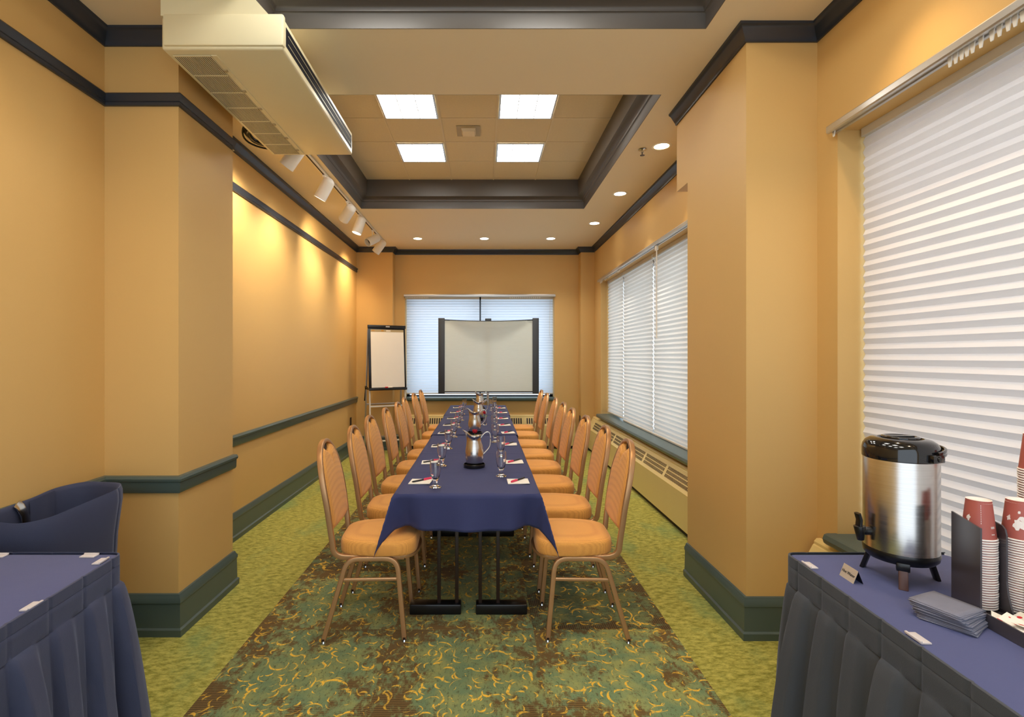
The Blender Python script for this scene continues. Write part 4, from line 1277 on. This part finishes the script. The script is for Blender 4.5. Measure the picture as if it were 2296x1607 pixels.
# ------------------------------------------------------------------ skirted side tables
SZ = 0.750
def skirted_table(where, poly, edges, cloth_m, skirt_m, labels, clips):
    """poly: table outline (ccw); edges: polylines along which the skirt hangs, outward to the right of travel"""
    tb = thing('buffet_table', labels[0], 'table', (0, 0, 0), 0, 'side tables under cloth and skirt')
    m = MB(); cx = sum(p[0] for p in poly) / len(poly); cy = sum(p[1] for p in poly) / len(poly)
    inner = [(cx + (x - cx) * 0.985, cy + (y - cy) * 0.985) for x, y in poly]
    m.prism(inner, SZ - 0.034, SZ - 0.006); m.build('tabletop', M['dark_steel'], tb, smooth=0)
    for x, y in inner:
        px, py = cx + (x - cx) * 0.86, cy + (y - cy) * 0.92
        m = MB(); m.cyl((px, py, 0), (px, py, SZ - 0.034), 0.015, n=10); m.build('leg', M['dark_steel'], tb)
    # cloth with rounded corners
    r = 0.022
    rp = [tuple(p[:2]) for p in fillet([(x, y, 0) for x, y in poly + [poly[0]]], r, 5)]
    pp = []
    n = len(poly)
    for i in range(n):
        a, b, c = Vector(poly[i - 1]), Vector(poly[i]), Vector(poly[(i + 1) % n])
        d1, d2 = (a - b).normalized() * r, (c - b).normalized() * r
        for k in range(6):
            u = k / 5; q = (b + d1) * (1 - u) ** 2 + b * 2 * u * (1 - u) + (b + d2) * u * u; pp.append((q.x, q.y))
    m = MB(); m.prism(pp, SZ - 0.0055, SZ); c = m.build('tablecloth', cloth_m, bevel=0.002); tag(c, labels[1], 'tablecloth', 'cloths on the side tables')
    # skirt
    sk = None
    for ei, (path, pitch, phase) in enumerate(edges):
        P = [Vector(p) for p in fillet([(x, y, 0) for x, y in path], 0.03, 5)]
        # resample
        S = [0.0]
        for a, b in zip(P, P[1:]): S.append(S[-1] + (b - a).length)
        tot = S[-1]; N = int(tot / 0.006); cols = []
        for i in range(N + 1):
            s = tot * i / N
            k = max(j for j in range(len(S)) if S[j] <= s + 1e-9); k = min(k, len(P) - 2)
            f = (s - S[k]) / max(1e-9, S[k + 1] - S[k])
            p = P[k] + (P[k + 1] - P[k]) * f
            d = (P[k + 1] - P[k]).normalized()
            cols.append((s, p, Vector((d.y, -d.x, 0)), k))
        for idx in range(1, len(cols) - 1):   # smooth the normals round the corner
            pass
        zs = [SZ + 0.004, SZ + 0.003, SZ - 0.006, SZ - 0.020, SZ - 0.028, SZ - 0.030, SZ - 0.033, SZ - 0.05, SZ - 0.080, SZ - 0.096, SZ - 0.100, SZ - 0.106]
        zz = SZ - 0.13
        while zz > 0.02: zs.append(zz); zz -= 0.045
        zs.append(0.008)
        m = MB()
        for j, z in enumerate(zs):
            t = max(0.0, (SZ - 0.098 - z) / (SZ - 0.098))
            for s, p, nrm, k in cols:
                u = ((s - phase) / pitch) % 1.0
                off = 0.006
                if z > SZ - 0.0985:
                    off += 0.0025 - 0.004 * math.exp(-(min(u, 1 - u) * pitch / 0.004) ** 2)
                    if abs(z - (SZ - 0.030)) < 0.001: off -= 0.0022
                    if j < 1: off -= 0.004
                else:
                    if abs(z - (SZ - 0.100)) < 0.001: off -= 0.003
                    ident = math.floor((s - phase) / pitch)
                    amp = (0.010 + 0.075 * t ** 0.6) * (0.85 + 0.3 * math.sin(ident * 2.3 + 1))
                    w2 = u + 0.05 * math.sin(t * 3 + ident)
                    # knife pleat: steep flank after the seam, broad face, soft return
                    if w2 < 0.10: h = math.sin(max(0, w2) / 0.10 * PI / 2)
                    elif w2 < 0.50: h = 1.0 - 0.12 * ((w2 - 0.10) / 0.40)
                    elif w2 < 0.66: h = 0.88 - 0.62 * ((w2 - 0.50) / 0.16)
                    else: h = 0.26 * (1 - min(1, (w2 - 0.66) / 0.34))
                    h = max(0, h)
                    off += amp * h + 0.028 * t
                m.v.append((p.x + nrm.x * off, p.y + nrm.y * off, z))
        nc = len(cols)
        for j in range(len(zs) - 1):
            for i in range(nc - 1):
                m.f.append((j * nc + i, j * nc + i + 1, (j + 1) * nc + i + 1, (j + 1) * nc + i)); m.mi.append(0)
        o = m.build('table_skirt', skirt_m, smooth=45, fix=False)
        md = o.modifiers.new('thickness', 'SOLIDIFY'); md.thickness = 0.003; md.offset = -1
        tag(o, labels[2], 'table skirt', 'pleated table skirts'); sk = o
    for (x, y, ang) in clips:
        m = MB(); mt = Matrix.Translation((x, y, SZ + 0.0032)) @ Matrix.Rotation(ang, 4, 'Z')
        m.obox(mt @ Matrix.Translation((0, 0.004, 0)), 0.026, 0.013, 0.0022)
        m.obox(mt @ Matrix.Translation((0, -0.008, 0.003)), 0.026, 0.003, 0.0030)
        m.build('clip', M['clip'], sk, bevel=0.001)
# left buffet: right edge runs (-1.27,1.34) -> (-1.315,1.84)
LE = [(-1.235, 0.90), (-1.316, 1.842)]
lp = [(-1.97, 0.90), LE[0], LE[1], (-1.97, 1.842)]
skirted_table('left', lp, [([(-1.235, 0.90), (-1.316, 1.842), (-1.97, 1.842)], 0.145, 0.02)], M['navy_lit'], M['navy_skirt'],
              ('table under the navy cloth and pleated skirt beside the left pilaster', 'flat navy cloth on top of the left buffet table', 'navy pleated skirt clipped round the left buffet table'),
              [(-1.735, 1.826, PI), (-1.41, 1.826, PI), (-1.33, 1.775, PI / 2 + 0.085), (-1.287, 1.455, PI / 2 + 0.085)])
# right coffee table
rp_ = [(1.058, 0.80), (1.70, 0.80), (1.67, 1.842), (1.100, 1.842)]
skirted_table('right', rp_, [([(1.67, 1.842), (1.100, 1.842), (1.058, 0.80)], 0.131, 0.632)], M['navy_lit'], M['charcoal_skirt'],
              ('table under the navy cloth and charcoal skirt below the near window', 'flat navy cloth under the coffee urn and cups', 'charcoal pleated skirt clipped round the coffee table'),
              [(1.108, 1.74, -PI / 2 - 0.04), (1.094, 1.29, -PI / 2 - 0.04), (1.60, 1.828, PI)])

# draped bin behind the left buffet
dr = thing('draped_bin', 'navy cloth draped over an open bin behind the left buffet table', 'draped bin', (0, 0, 0))
rim = [(-1.655, 2.30, 0.862), (-1.668, 2.20, 0.850), (-1.70, 2.10, 0.832), (-1.735, 2.03, 0.817), (-1.80, 1.985, 0.810), (-1.87, 1.965, 0.822), (-1.93, 1.965, 0.832),
       (-1.955, 1.99, 0.835), (-1.958, 2.10, 0.84), (-1.96, 2.22, 0.845), (-1.962, 2.34, 0.855), (-1.90, 2.42, 0.862), (-1.80, 2.42, 0.862), (-1.70, 2.38, 0.866)]
K = len(rim)
cxr = sum(p[0] for p in rim) / K; cyr = sum(p[1] for p in rim) / K
def rim_at(u):
    f = (u % 1.0) * K; i = int(f) % K; t = f - int(f)
    P0, P1, P2, P3 = (Vector(rim[(i + d) % K]) for d in (-1, 0, 1, 2))
    return 0.5 * ((2 * P1) + (P2 - P0) * t + (2 * P0 - 5 * P1 + 4 * P2 - P3) * t * t + (3 * P1 - P0 - 3 * P2 + P3) * t ** 3)
levels = [(-0.42, 0.90, 0), (-0.30, 0.92, 0), (-0.17, 0.95, 0), (-0.06, 0.965, 0), (-0.015, 0.975, 0), (0.004, 0.992, 0), (0.006, 1.01, 0), (-0.012, 1.03, 1), (-0.05, 1.035, 1), (-0.12, 1.0, 1), (-0.2, 0.965, 1), (-0.3, 0.95, 1), (-0.45, 0.97, 1), (-0.62, 0.99, 1), (-0.80, 1.0, 1)]
def drape(u, v):
    i = min(len(levels) - 1, int(round(v * (len(levels) - 1))))
    dz, sc_, outer = levels[i]
    p = rim_at(u)
    wob = 0.012 * math.sin(u * 40 + dz * 7) * min(1, abs(dz) * 4)
    x = cxr + (p.x - cxr) * (sc_ + wob); y = cyr + (p.y - cyr) * (sc_ + wob)
    x = max(x, -1.968)
    z = p.z + dz
    return (x, y, max(0.004, z))
m = MB(); m.grid(drape, 84, len(levels) - 1); o = m.build('cloth', M['navy_skirt'], dr, smooth=60, fix=False)
md = o.modifiers.new('thickness', 'SOLIDIFY'); md.thickness = 0.003; md.offset = 0
m = MB(); m.box(-1.90, -1.70, 2.03, 2.33, 0.35, 0.52); m.build('bin', M['black_plastic'], dr, bevel=0.02)
m = MB(); m.sweep([(-1.935, 2.16, 0.74), (-1.935, 2.15, 0.80), (-1.945, 2.14, 0.835), (-1.952, 2.13, 0.85)], rrect(0.018, 0.004, 0.002, 2), up=(1, 0, 0)); m.build('bracket', M['chrome'], dr, smooth=50)
m = MB(); m.grid(lambda u, v: (-1.948 + 0.004 * math.sin(u * 5), 2.19 + 0.13 * u, 0.845 - 0.15 * v + 0.01 * u), 8, 6); m.build('cloth_flap', M['navy_skirt'], dr, fix=False)

# ------------------------------------------------------------------ coffee urn
ur = thing('beverage_urn', 'stainless beverage urn with black lid, tap and three legs', 'urn', (1.345, 1.648, SZ))
m = MB(); m.lathe([(0.090, 0.094), (0.0985, 0.100), (0.0985, 0.388), (0.096, 0.394)], 56, cap0=True, cap1=True); m.build('tank', M['steel'], ur, smooth=40)
m = MB(); m.lathe([(0.06, 0.066), (0.088, 0.068), (0.0975, 0.078), (0.1005, 0.094), (0.0985, 0.1015), (0.05, 0.102)], 48); m.build('base_ring', M['black_plastic'], ur, smooth=40)
m = MB(); m.lathe([(0.098, 0.387), (0.1015, 0.390), (0.1015, 0.418), (0.099, 0.430), (0.092, 0.442), (0.080, 0.450), (0.064, 0.4535), (0.060, 0.4535), (0.058, 0.449), (0.040, 0.447), (0.002, 0.447)], 56); lid = m.build('lid', M['gloss_black'], ur, smooth=40)
m = MB(); m.lathe([(0.036, 0.447), (0.050, 0.4475), (0.050, 0.458), (0.044, 0.460), (0.038, 0.456), (0.002, 0.455)], 40)
m.box(-0.04, 0.04, -0.008, 0.008, 0.4545, 0.460); m.build('lid_knob', M['gloss_black'], lid, bevel=0.0015)
for a in (-75, 95):
    m = MB(); mt = Matrix.Rotation(math.radians(a), 4, 'Z') @ Matrix.Translation((0.104, 0, 0.404)); m.obox(mt, 0.010, 0.024, 0.012)
    m.cyl(mt @ Vector((0.008, 0, 0)), mt @ Vector((0.014, 0, 0)), 0.009, n=14)
    m.build('lug', M['gloss_black'], ur, bevel=0.004)
# carrying handle lying round the lid
hp = []
for k in range(25):
    a = math.radians(-75 + 170 * k / 24); hp.append((0.109 * math.cos(a), 0.109 * math.sin(a), 0.414 + 0.010 * math.sin(PI * k / 24)))
m = MB(); m.sweep(hp, rrect(0.004, 0.010, 0.003, 3)); m.build('carry_handle', M['gloss_black'], ur)
for a, brown in ((121, False), (-125, True), (-9, False)):  # brown marks the black leg whose warm reflection is painted in
    m = MB(); ca, sa = math.cos(math.radians(a)), math.sin(math.radians(a))
    mt = Matrix.Rotation(math.radians(a), 4, 'Z')
    pts = [mt @ Vector((0.082, 0, 0.074)), mt @ Vector((0.106, 0, 0.0))]
    if not brown:
        m.sweep(pts, rrect(0.012, 0.006, 0.003, 2), up=(ca, sa, 0.3)); m.build('leg', M['black_plastic'], ur, smooth=40)
    else:
        m.sweep([mt @ Vector((0.094, 0, 0.058)), mt @ Vector((0.106, 0, 0.0))], rrect(0.012, 0.005, 0.003, 2), up=(ca, sa, 0.3)); lg = m.build('leg', M['warm_reflection_plastic'], ur, smooth=40)
        lg['label'] = 'black front leg with painted warm reflection'
        m = MB(); m.obox(Matrix.Rotation(math.radians(a), 4, 'Z') @ Matrix.Translation((0.088, 0, 0.066)), 0.012, 0.017, 0.013); m.build('leg_socket', M['black_plastic'], lg, bevel=0.003)
# tap towards -x
tp = Matrix.Rotation(math.radians(176), 4, 'Z')
m = MB()
m.cyl(tp @ Vector((0.094, 0, 0.150)), tp @ Vector((0.126, 0, 0.150)), 0.013, n=16); m.cyl(tp @ Vector((0.126, 0, 0.166)), tp @ Vector((0.122, 0, 0.120)), 0.017, 0.010, n=16)
tap = m.build('tap', M['black_plastic'], ur, bevel=0.002)
m = MB(); m.sweep([tp @ Vector((0.128, 0, 0.162)), tp @ Vector((0.126, 0, 0.185)), tp @ Vector((0.132, 0, 0.207))], rrect(0.012, 0.005, 0.004, 3), up=(1, 0, 0)); m.build('tap_lever', M['black_plastic'], tap, smooth=50)

# ------------------------------------------------------------------ HOT WATER tent sign
sg_ = thing('table_sign', 'small brushed metal tent sign reading Hot Water beside the urn', 'sign', (1.178, 1.637, SZ), math.radians(-93))
# local: x along text (pointing towards the camera), front faces local -y
hh, dd, ll = 0.040, 0.0155, 0.034
m = MB()
m.add([(-ll, -dd, 0), (ll, -dd, 0), (ll, 0, hh), (-ll, 0, hh), (-ll, -dd + 0.0012, 0), (ll, -dd + 0.0012, 0), (ll, 0.0, hh - 0.003), (-ll, 0.0, hh - 0.003)],
      [(0, 1, 2, 3), (4, 7, 6, 5), (0, 4, 5, 1), (0, 3, 7, 4), (1, 5, 6, 2)])
m.build('front_plate', M['brushed'], sg_, smooth=0)
m = MB()
m.add([(-ll, dd, 0), (ll, dd, 0), (ll, 0, hh), (-ll, 0, hh), (-ll, dd - 0.0012, 0), (ll, dd - 0.0012, 0), (ll, 0.0, hh - 0.003), (-ll, 0.0, hh - 0.003)],
      [(1, 0, 3, 2), (7, 4, 5, 6), (4, 0, 1, 5), (3, 0, 4, 7), (5, 1, 2, 6)])
m.build('back_plate', M['black_plastic'], sg_, smooth=0)
def text_mesh(body, size, name, mt, mtx, parent, ext=0.0003):
    cu = bpy.data.curves.new(name, 'FONT'); cu.body = body; cu.size = size; cu.extrude = ext; cu.align_x = 'CENTER'; cu.align_y = 'CENTER'
    o = bpy.data.objects.new(name, cu); COL.objects.link(o)
    dg = bpy.context.evaluated_depsgraph_get(); dg.update()
    me = bpy.data.meshes.new_from_object(o.evaluated_get(dg))
    bpy.data.objects.remove(o)
    me.transform(mtx); me.materials.clear(); me.materials.append(mt)
    r = bpy.data.objects.new(name, me); COL.objects.link(r); r.parent = parent
    return r
tilt = math.atan2(dd, hh)
tm = Matrix.Translation((0, -dd * 0.5 - 0.0006, hh * 0.5)) @ Matrix.Rotation(PI / 2 - tilt, 4, 'X')
text_mesh('Hot Water', 0.0132, 'lettering', M['ink'], tm, sg_)

# ------------------------------------------------------------------ napkins
NK = 42
def napkin(seed):
    r = random.Random(seed)
    m = MB()
    def g(u, v):
        x, y = (u - 0.5) * 0.112, (v - 0.5) * 0.118
        return (x, y, 0.0009 * math.sin(u * 4 + seed) * v)
    m.grid(g, 6, 6); return m.build('napkin', M['napkin'], smooth=60, fix=False)
na = [napkin(0), napkin(2), napkin(5)]
for o in na:
    md = o.modifiers.new('thickness', 'SOLIDIFY'); md.thickness = 0.0006; md.offset = 1
for k in range(NK):
    t = k / (NK - 1)
    loc = (1.258 + 0.016 * (1 - t) ** 1.5 * 0.6 + random.uniform(-0.004, 0.004), 1.388 - 0.012 * (1 - t) + random.uniform(-0.004, 0.004), SZ + 0.0012 + 0.00098 * k)
    rz = math.radians(21 + 12 * (1 - t) + random.uniform(-3.5, 3.5))
    if k == NK - 1: lab = 'top charcoal paper napkin of the fanned stack before the cups'
    elif k == 0: lab = 'bottom charcoal paper napkin of the fanned stack before the cups'
    else: lab = 'charcoal paper napkin inside the fanned stack before the cups'
    if k < 3:
        o = na[k]; o.location = loc; o.rotation_euler = (0, 0, rz); tag(o, lab, 'napkin', 'charcoal napkins in one stack')
    else:
        o = na[k % 3].copy(); COL.objects.link(o); o.location = loc; o.rotation_euler = (0, 0, rz); o['label'] = lab

# ------------------------------------------------------------------ paper cups
def paper_cup(label):
    """stands upside down: rim at z = 0, closed base at z = .108"""
    root = thing('paper_cup', label, 'cup', (0, 0, 0), 0, 'upside-down paper cups in stacks')
    m = MB(); m.lathe([(0.0375, 0.006), (0.0275, 0.108), (0.0262, 0.108), (0.0262, 0.104), (0.001, 0.104)], 32, cap0=False, cap1=True); m.build('wall', M['cup'], root, smooth=40)
    m = MB()
    pr_ = [(0.0385 + 0.0022 * math.cos(2 * PI * i / 8), 0.003 + 0.0026 * math.sin(2 * PI * i / 8)) for i in range(8)]
    m.lathe(pr_ + [pr_[0]], 32, cap0=False, cap1=False); m.build('rim', M['cup_white'], root, smooth=60)
    m = MB(); m.lathe([(0.0275, 0.108), (0.0283, 0.1085), (0.0262, 0.1088), (0.0255, 0.1045), (0.001, 0.1045)], 28, cap0=False)
    m.build('base', M['cup_white'], root, smooth=60)
    return root
cup0 = paper_cup('x'); used = [False]
def put_cup(x, y, z, label, group, rz):
    if not used[0]:
        cup0.location = (x, y, z); cup0.rotation_euler = (0, 0, rz); cup0['label'] = label; cup0['group'] = group; used[0] = True; return cup0
    return dup(cup0, (x, y, z), rz, label, group)
def cone_patch(m, poly, off=0.0005):
    """poly in (angle deg, z): lay a flat print on the cup wall"""
    def P(a, z):
        r = 0.0375 + (0.0275 - 0.0375) * (z - 0.006) / 0.102 + off
        return (r * math.cos(math.radians(a)), r * math.sin(math.radians(a)), z)
    n = len(poly); ca = sum(p[0] for p in poly) / n; cz = sum(p[1] for p in poly) / n
    m.add([P(ca, cz)] + [P(a, z) for a, z in poly], [(0, i + 1, (i + 1) % n + 1) for i in range(n)])
stacks = [('left', 1.4035, 1.447, 29, 0.0068, 'left stack between the black panels'), ('middle', 1.489, 1.419, 30, 0.0068, 'second stack right of the panels'), ('back', 1.625, 1.50, 52, 0.0072, 'tall stack at the window')]
for nm, x, y, n, pitch, desc in stacks:
    for k in range(n):
        top = k == n - 1
        lab = ('red-brown paper cup on top of the %s' % desc) if top else ('paper cup nested inside the %s' % desc)
        c = put_cup(x + random.uniform(-.0006, .0006), y + random.uniform(-.0006, .0006), SZ + 0.012 + pitch * k, lab, 'paper cups in the ' + desc, math.radians(random.uniform(0, 5)))
        if top:
            # white printing on the cup (map shapes and small text lines)
            c.rotation_euler = (0, 0, 0)
            m = MB()
            face = math.degrees(math.atan2(-y, -x))    # towards the room
            for a0, z0, s, seed in ((-38, 0.060, 1.0, 1), (-6, 0.045, 1.6, 2), (18, 0.050, 2.2, 3), (34, 0.075, 1.4, 4), (0, 0.078, 0.5, 5)):
                r = random.Random(seed + n)
                if nm == 'left' and a0 > -30: continue
                poly = []
                for i in range(14):
                    t = 2 * PI * i / 14; q = r.uniform(0.55, 1.25)
                    poly.append((face + a0 + 10 * s * q * math.cos(t), z0 + 0.0085 * s * q * math.sin(t)))
                cone_patch(m, poly)
            if nm != 'left':
                cone_patch(m, [(face + 20, 0.092), (face + 38, 0.092), (face + 38, 0.0945), (face + 20, 0.0945)])
            else:
                for i in range(9): cone_patch(m, [(face + 8, 0.098 - i * 0.006), (face + 9.6, 0.098 - i * 0.006), (face + 9.6, 0.094 - i * 0.006), (face + 8, 0.094 - i * 0.006)])
                for i in range(5): cone_patch(m, [(face + 46 + i * 4, 0.035), (face + 48.4 + i * 4, 0.035), (face + 48.4 + i * 4, 0.041), (face + 46 + i * 4, 0.041)])
                for i in range(4): cone_patch(m, [(face + 46 + i * 4, 0.018), (face + 48.4 + i * 4, 0.018), (face + 48.4 + i * 4, 0.021), (face + 46 + i * 4, 0.021)])
            m.build('print', M['cup_white'], c, smooth=0, fix=False)

# ------------------------------------------------------------------ cup and sugar organizer
og = thing('condiment_organizer', 'black acrylic organizer with upright panels and sugar tray', 'organizer', (0, 0, SZ + 0.0005))
A0, A1 = Vector((1.3725, 1.4955, 0)), Vector((1.3287, 1.3633, 0))
dirp = (A1 - A0).normalized(); per = Vector((-dirp.y, dirp.x, 0))      # towards +x
def panel(nm, p, q, outline):
    """upright sheet; outline in (distance along p->q, z)"""
    d = (q - p).normalized(); nn = Vector((-d.y, d.x, 0)) * 0.002
    k = len(outline)
    m = MB()
    for s in (-1, 1):
        for a, z in outline: v = p + d * a + nn * s; m.v.append((v.x, v.y, z))
    m.f = [tuple(range(k)), tuple(reversed(range(k, 2 * k)))] + [(i, (i + 1) % k, k + (i + 1) % k, k + i) for i in range(k)]
    m.mi = [0] * len(m.f)
    return m.build(nm, M['acrylic'], og, smooth=0)
L1 = (A1 - A0).length
panel('side_panel', A0, A1, [(0, 0), (L1, 0), (L1, 0.255), (0, 0.262)])
B0 = A0 + per * 0.086; B1 = B0 + dirp * L1
arc = [(0.075 + 0.055 * (1 - math.cos(t)), 0.10 * (1 - math.sin(t)) + 0.0) for t in [PI / 2 * i / 8 for i in range(9)]]
panel('divider_panel', B0, B1, [(0, 0), (0.125, 0), (0.115, 0.012), (0.098, 0.035), (0.085, 0.065), (0.078, 0.10), (0.078, 0.225), (0.072, 0.24), (0.06, 0.247), (0, 0.25)])
E1 = Vector((1.318, 1.10, 0)); E2 = Vector((1.31, 0.86, 0))
panel('tray_front', A1, E2, [(0, 0), ((E2 - A1).length, 0), ((E2 - A1).length, 0.036), (0, 0.036)])
# floor plates
m = MB(); f1 = A1 + per * 0.25
m.prism([(A0.x, A0.y), (A1.x, A1.y), (E2.x, E2.y), (1.60, 0.86), (1.60, 1.42), (A0.x + per.x * 0.19, A0.y + per.y * 0.19)], 0.001, 0.008)
m.build('floor_plate', M['acrylic'], og, smooth=0)
# curved glossy slope behind the sugar tray
m = MB()
q0 = B0 + dirp * 0.118; q1 = Vector((1.50, 0.88, 0))
def slope(u, v):
    p = q0 + (q1 - q0) * u + Vector((0.015, 0, 0))
    return (p.x + 0.055 * v ** 1.6 + 0.0, p.y, 0.009 + 0.15 * v ** 1.2 * (0.25 + 0.75 * min(1, u * 2.2)))
m.grid(slope, 20, 10); o = m.build('slope_panel', M['acrylic'], og, smooth=60, fix=False)
md = o.modifiers.new('thickness', 'SOLIDIFY'); md.thickness = 0.003
# tea carton peeping over
tb_ = thing('tea_carton', 'green and grey tea carton at the picture edge behind the sugar tray', 'box', (1.475, 1.325, SZ + 0.0085), math.radians(5))
# ------------------------------------------------------------------ sugar packets
def packet():
    root = thing('sugar_packet', 'white sugar packet with red print in the heap in the tray', 'sugar packet', (0, 0, 0), 0, 'sugar packets in the tray')
    def g(u, v):
        return ((u - 0.5) * 0.062, (v - 0.5) * 0.038, 0.003 * math.sin(PI * u) * math.sin(PI * v) + 0.003 * (u - 0.5) ** 2)
    m = MB(); m.grid(g, 8, 6); m.grid(lambda u, v: (g(u, v)[0], g(u, v)[1], -0.0025 * math.sin(PI * u) * math.sin(PI * v) + 0.003 * (u - 0.5) ** 2 - 0.0003), 8, 6)
    m.build('wrapper', M['paper'], root, smooth=60)
    m = MB()
    for cx_, cy_, r_ in ((0.016, 0.006, 0.006), (0.0, -0.008, 0.0035), (-0.018, 0.004, 0.0025)):
        m.add([(cx_ + r_ * math.cos(t), cy_ + r_ * math.sin(t) * 0.8, g(0.5 + (cx_ + r_ * math.cos(t)) / 0.062, 0.5 + (cy_ + r_ * math.sin(t) * 0.8) / 0.038)[2] + 0.0004) for t in [2 * PI * i / 10 for i in range(10)]], [tuple(range(10))])
    m.build('print', M['red'], root, smooth=0, fix=False)
    return root
pk = packet(); rp = random.Random(4)
spots = []
for k in range(22):
    y = 1.332 - 0.0125 * k + rp.uniform(-0.006, 0.006)
    x = 1.355 + rp.uniform(0.0, 0.075)
    spots.append((x, y, SZ + 0.020 + 0.006 * (k % 3) + rp.uniform(0, 0.006), (rp.uniform(-0.5, 0.35), rp.uniform(-0.35, 0.35), rp.uniform(0, 6.28))))
for k, (x, y, z, rot) in enumerate(spots):
    if k == 0:
        pk.location = (x, y, z); pk.rotation_euler = rot
    else: dup(pk, (x, y, z), rot=rot)
m = MB(); m.box(-0.03, 0.03, -0.05, 0.05, 0.0, 0.075); m.build('carton', M['grey_plastic'], tb_, bevel=0.002)
m = MB(); m.box(-0.031, 0.031, -0.051, 0.051, 0.06, 0.10); m.build('label_band', M['tea_green'], tb_, bevel=0.002)
tb_.location = (1.50, 1.335, SZ + 0.0085)
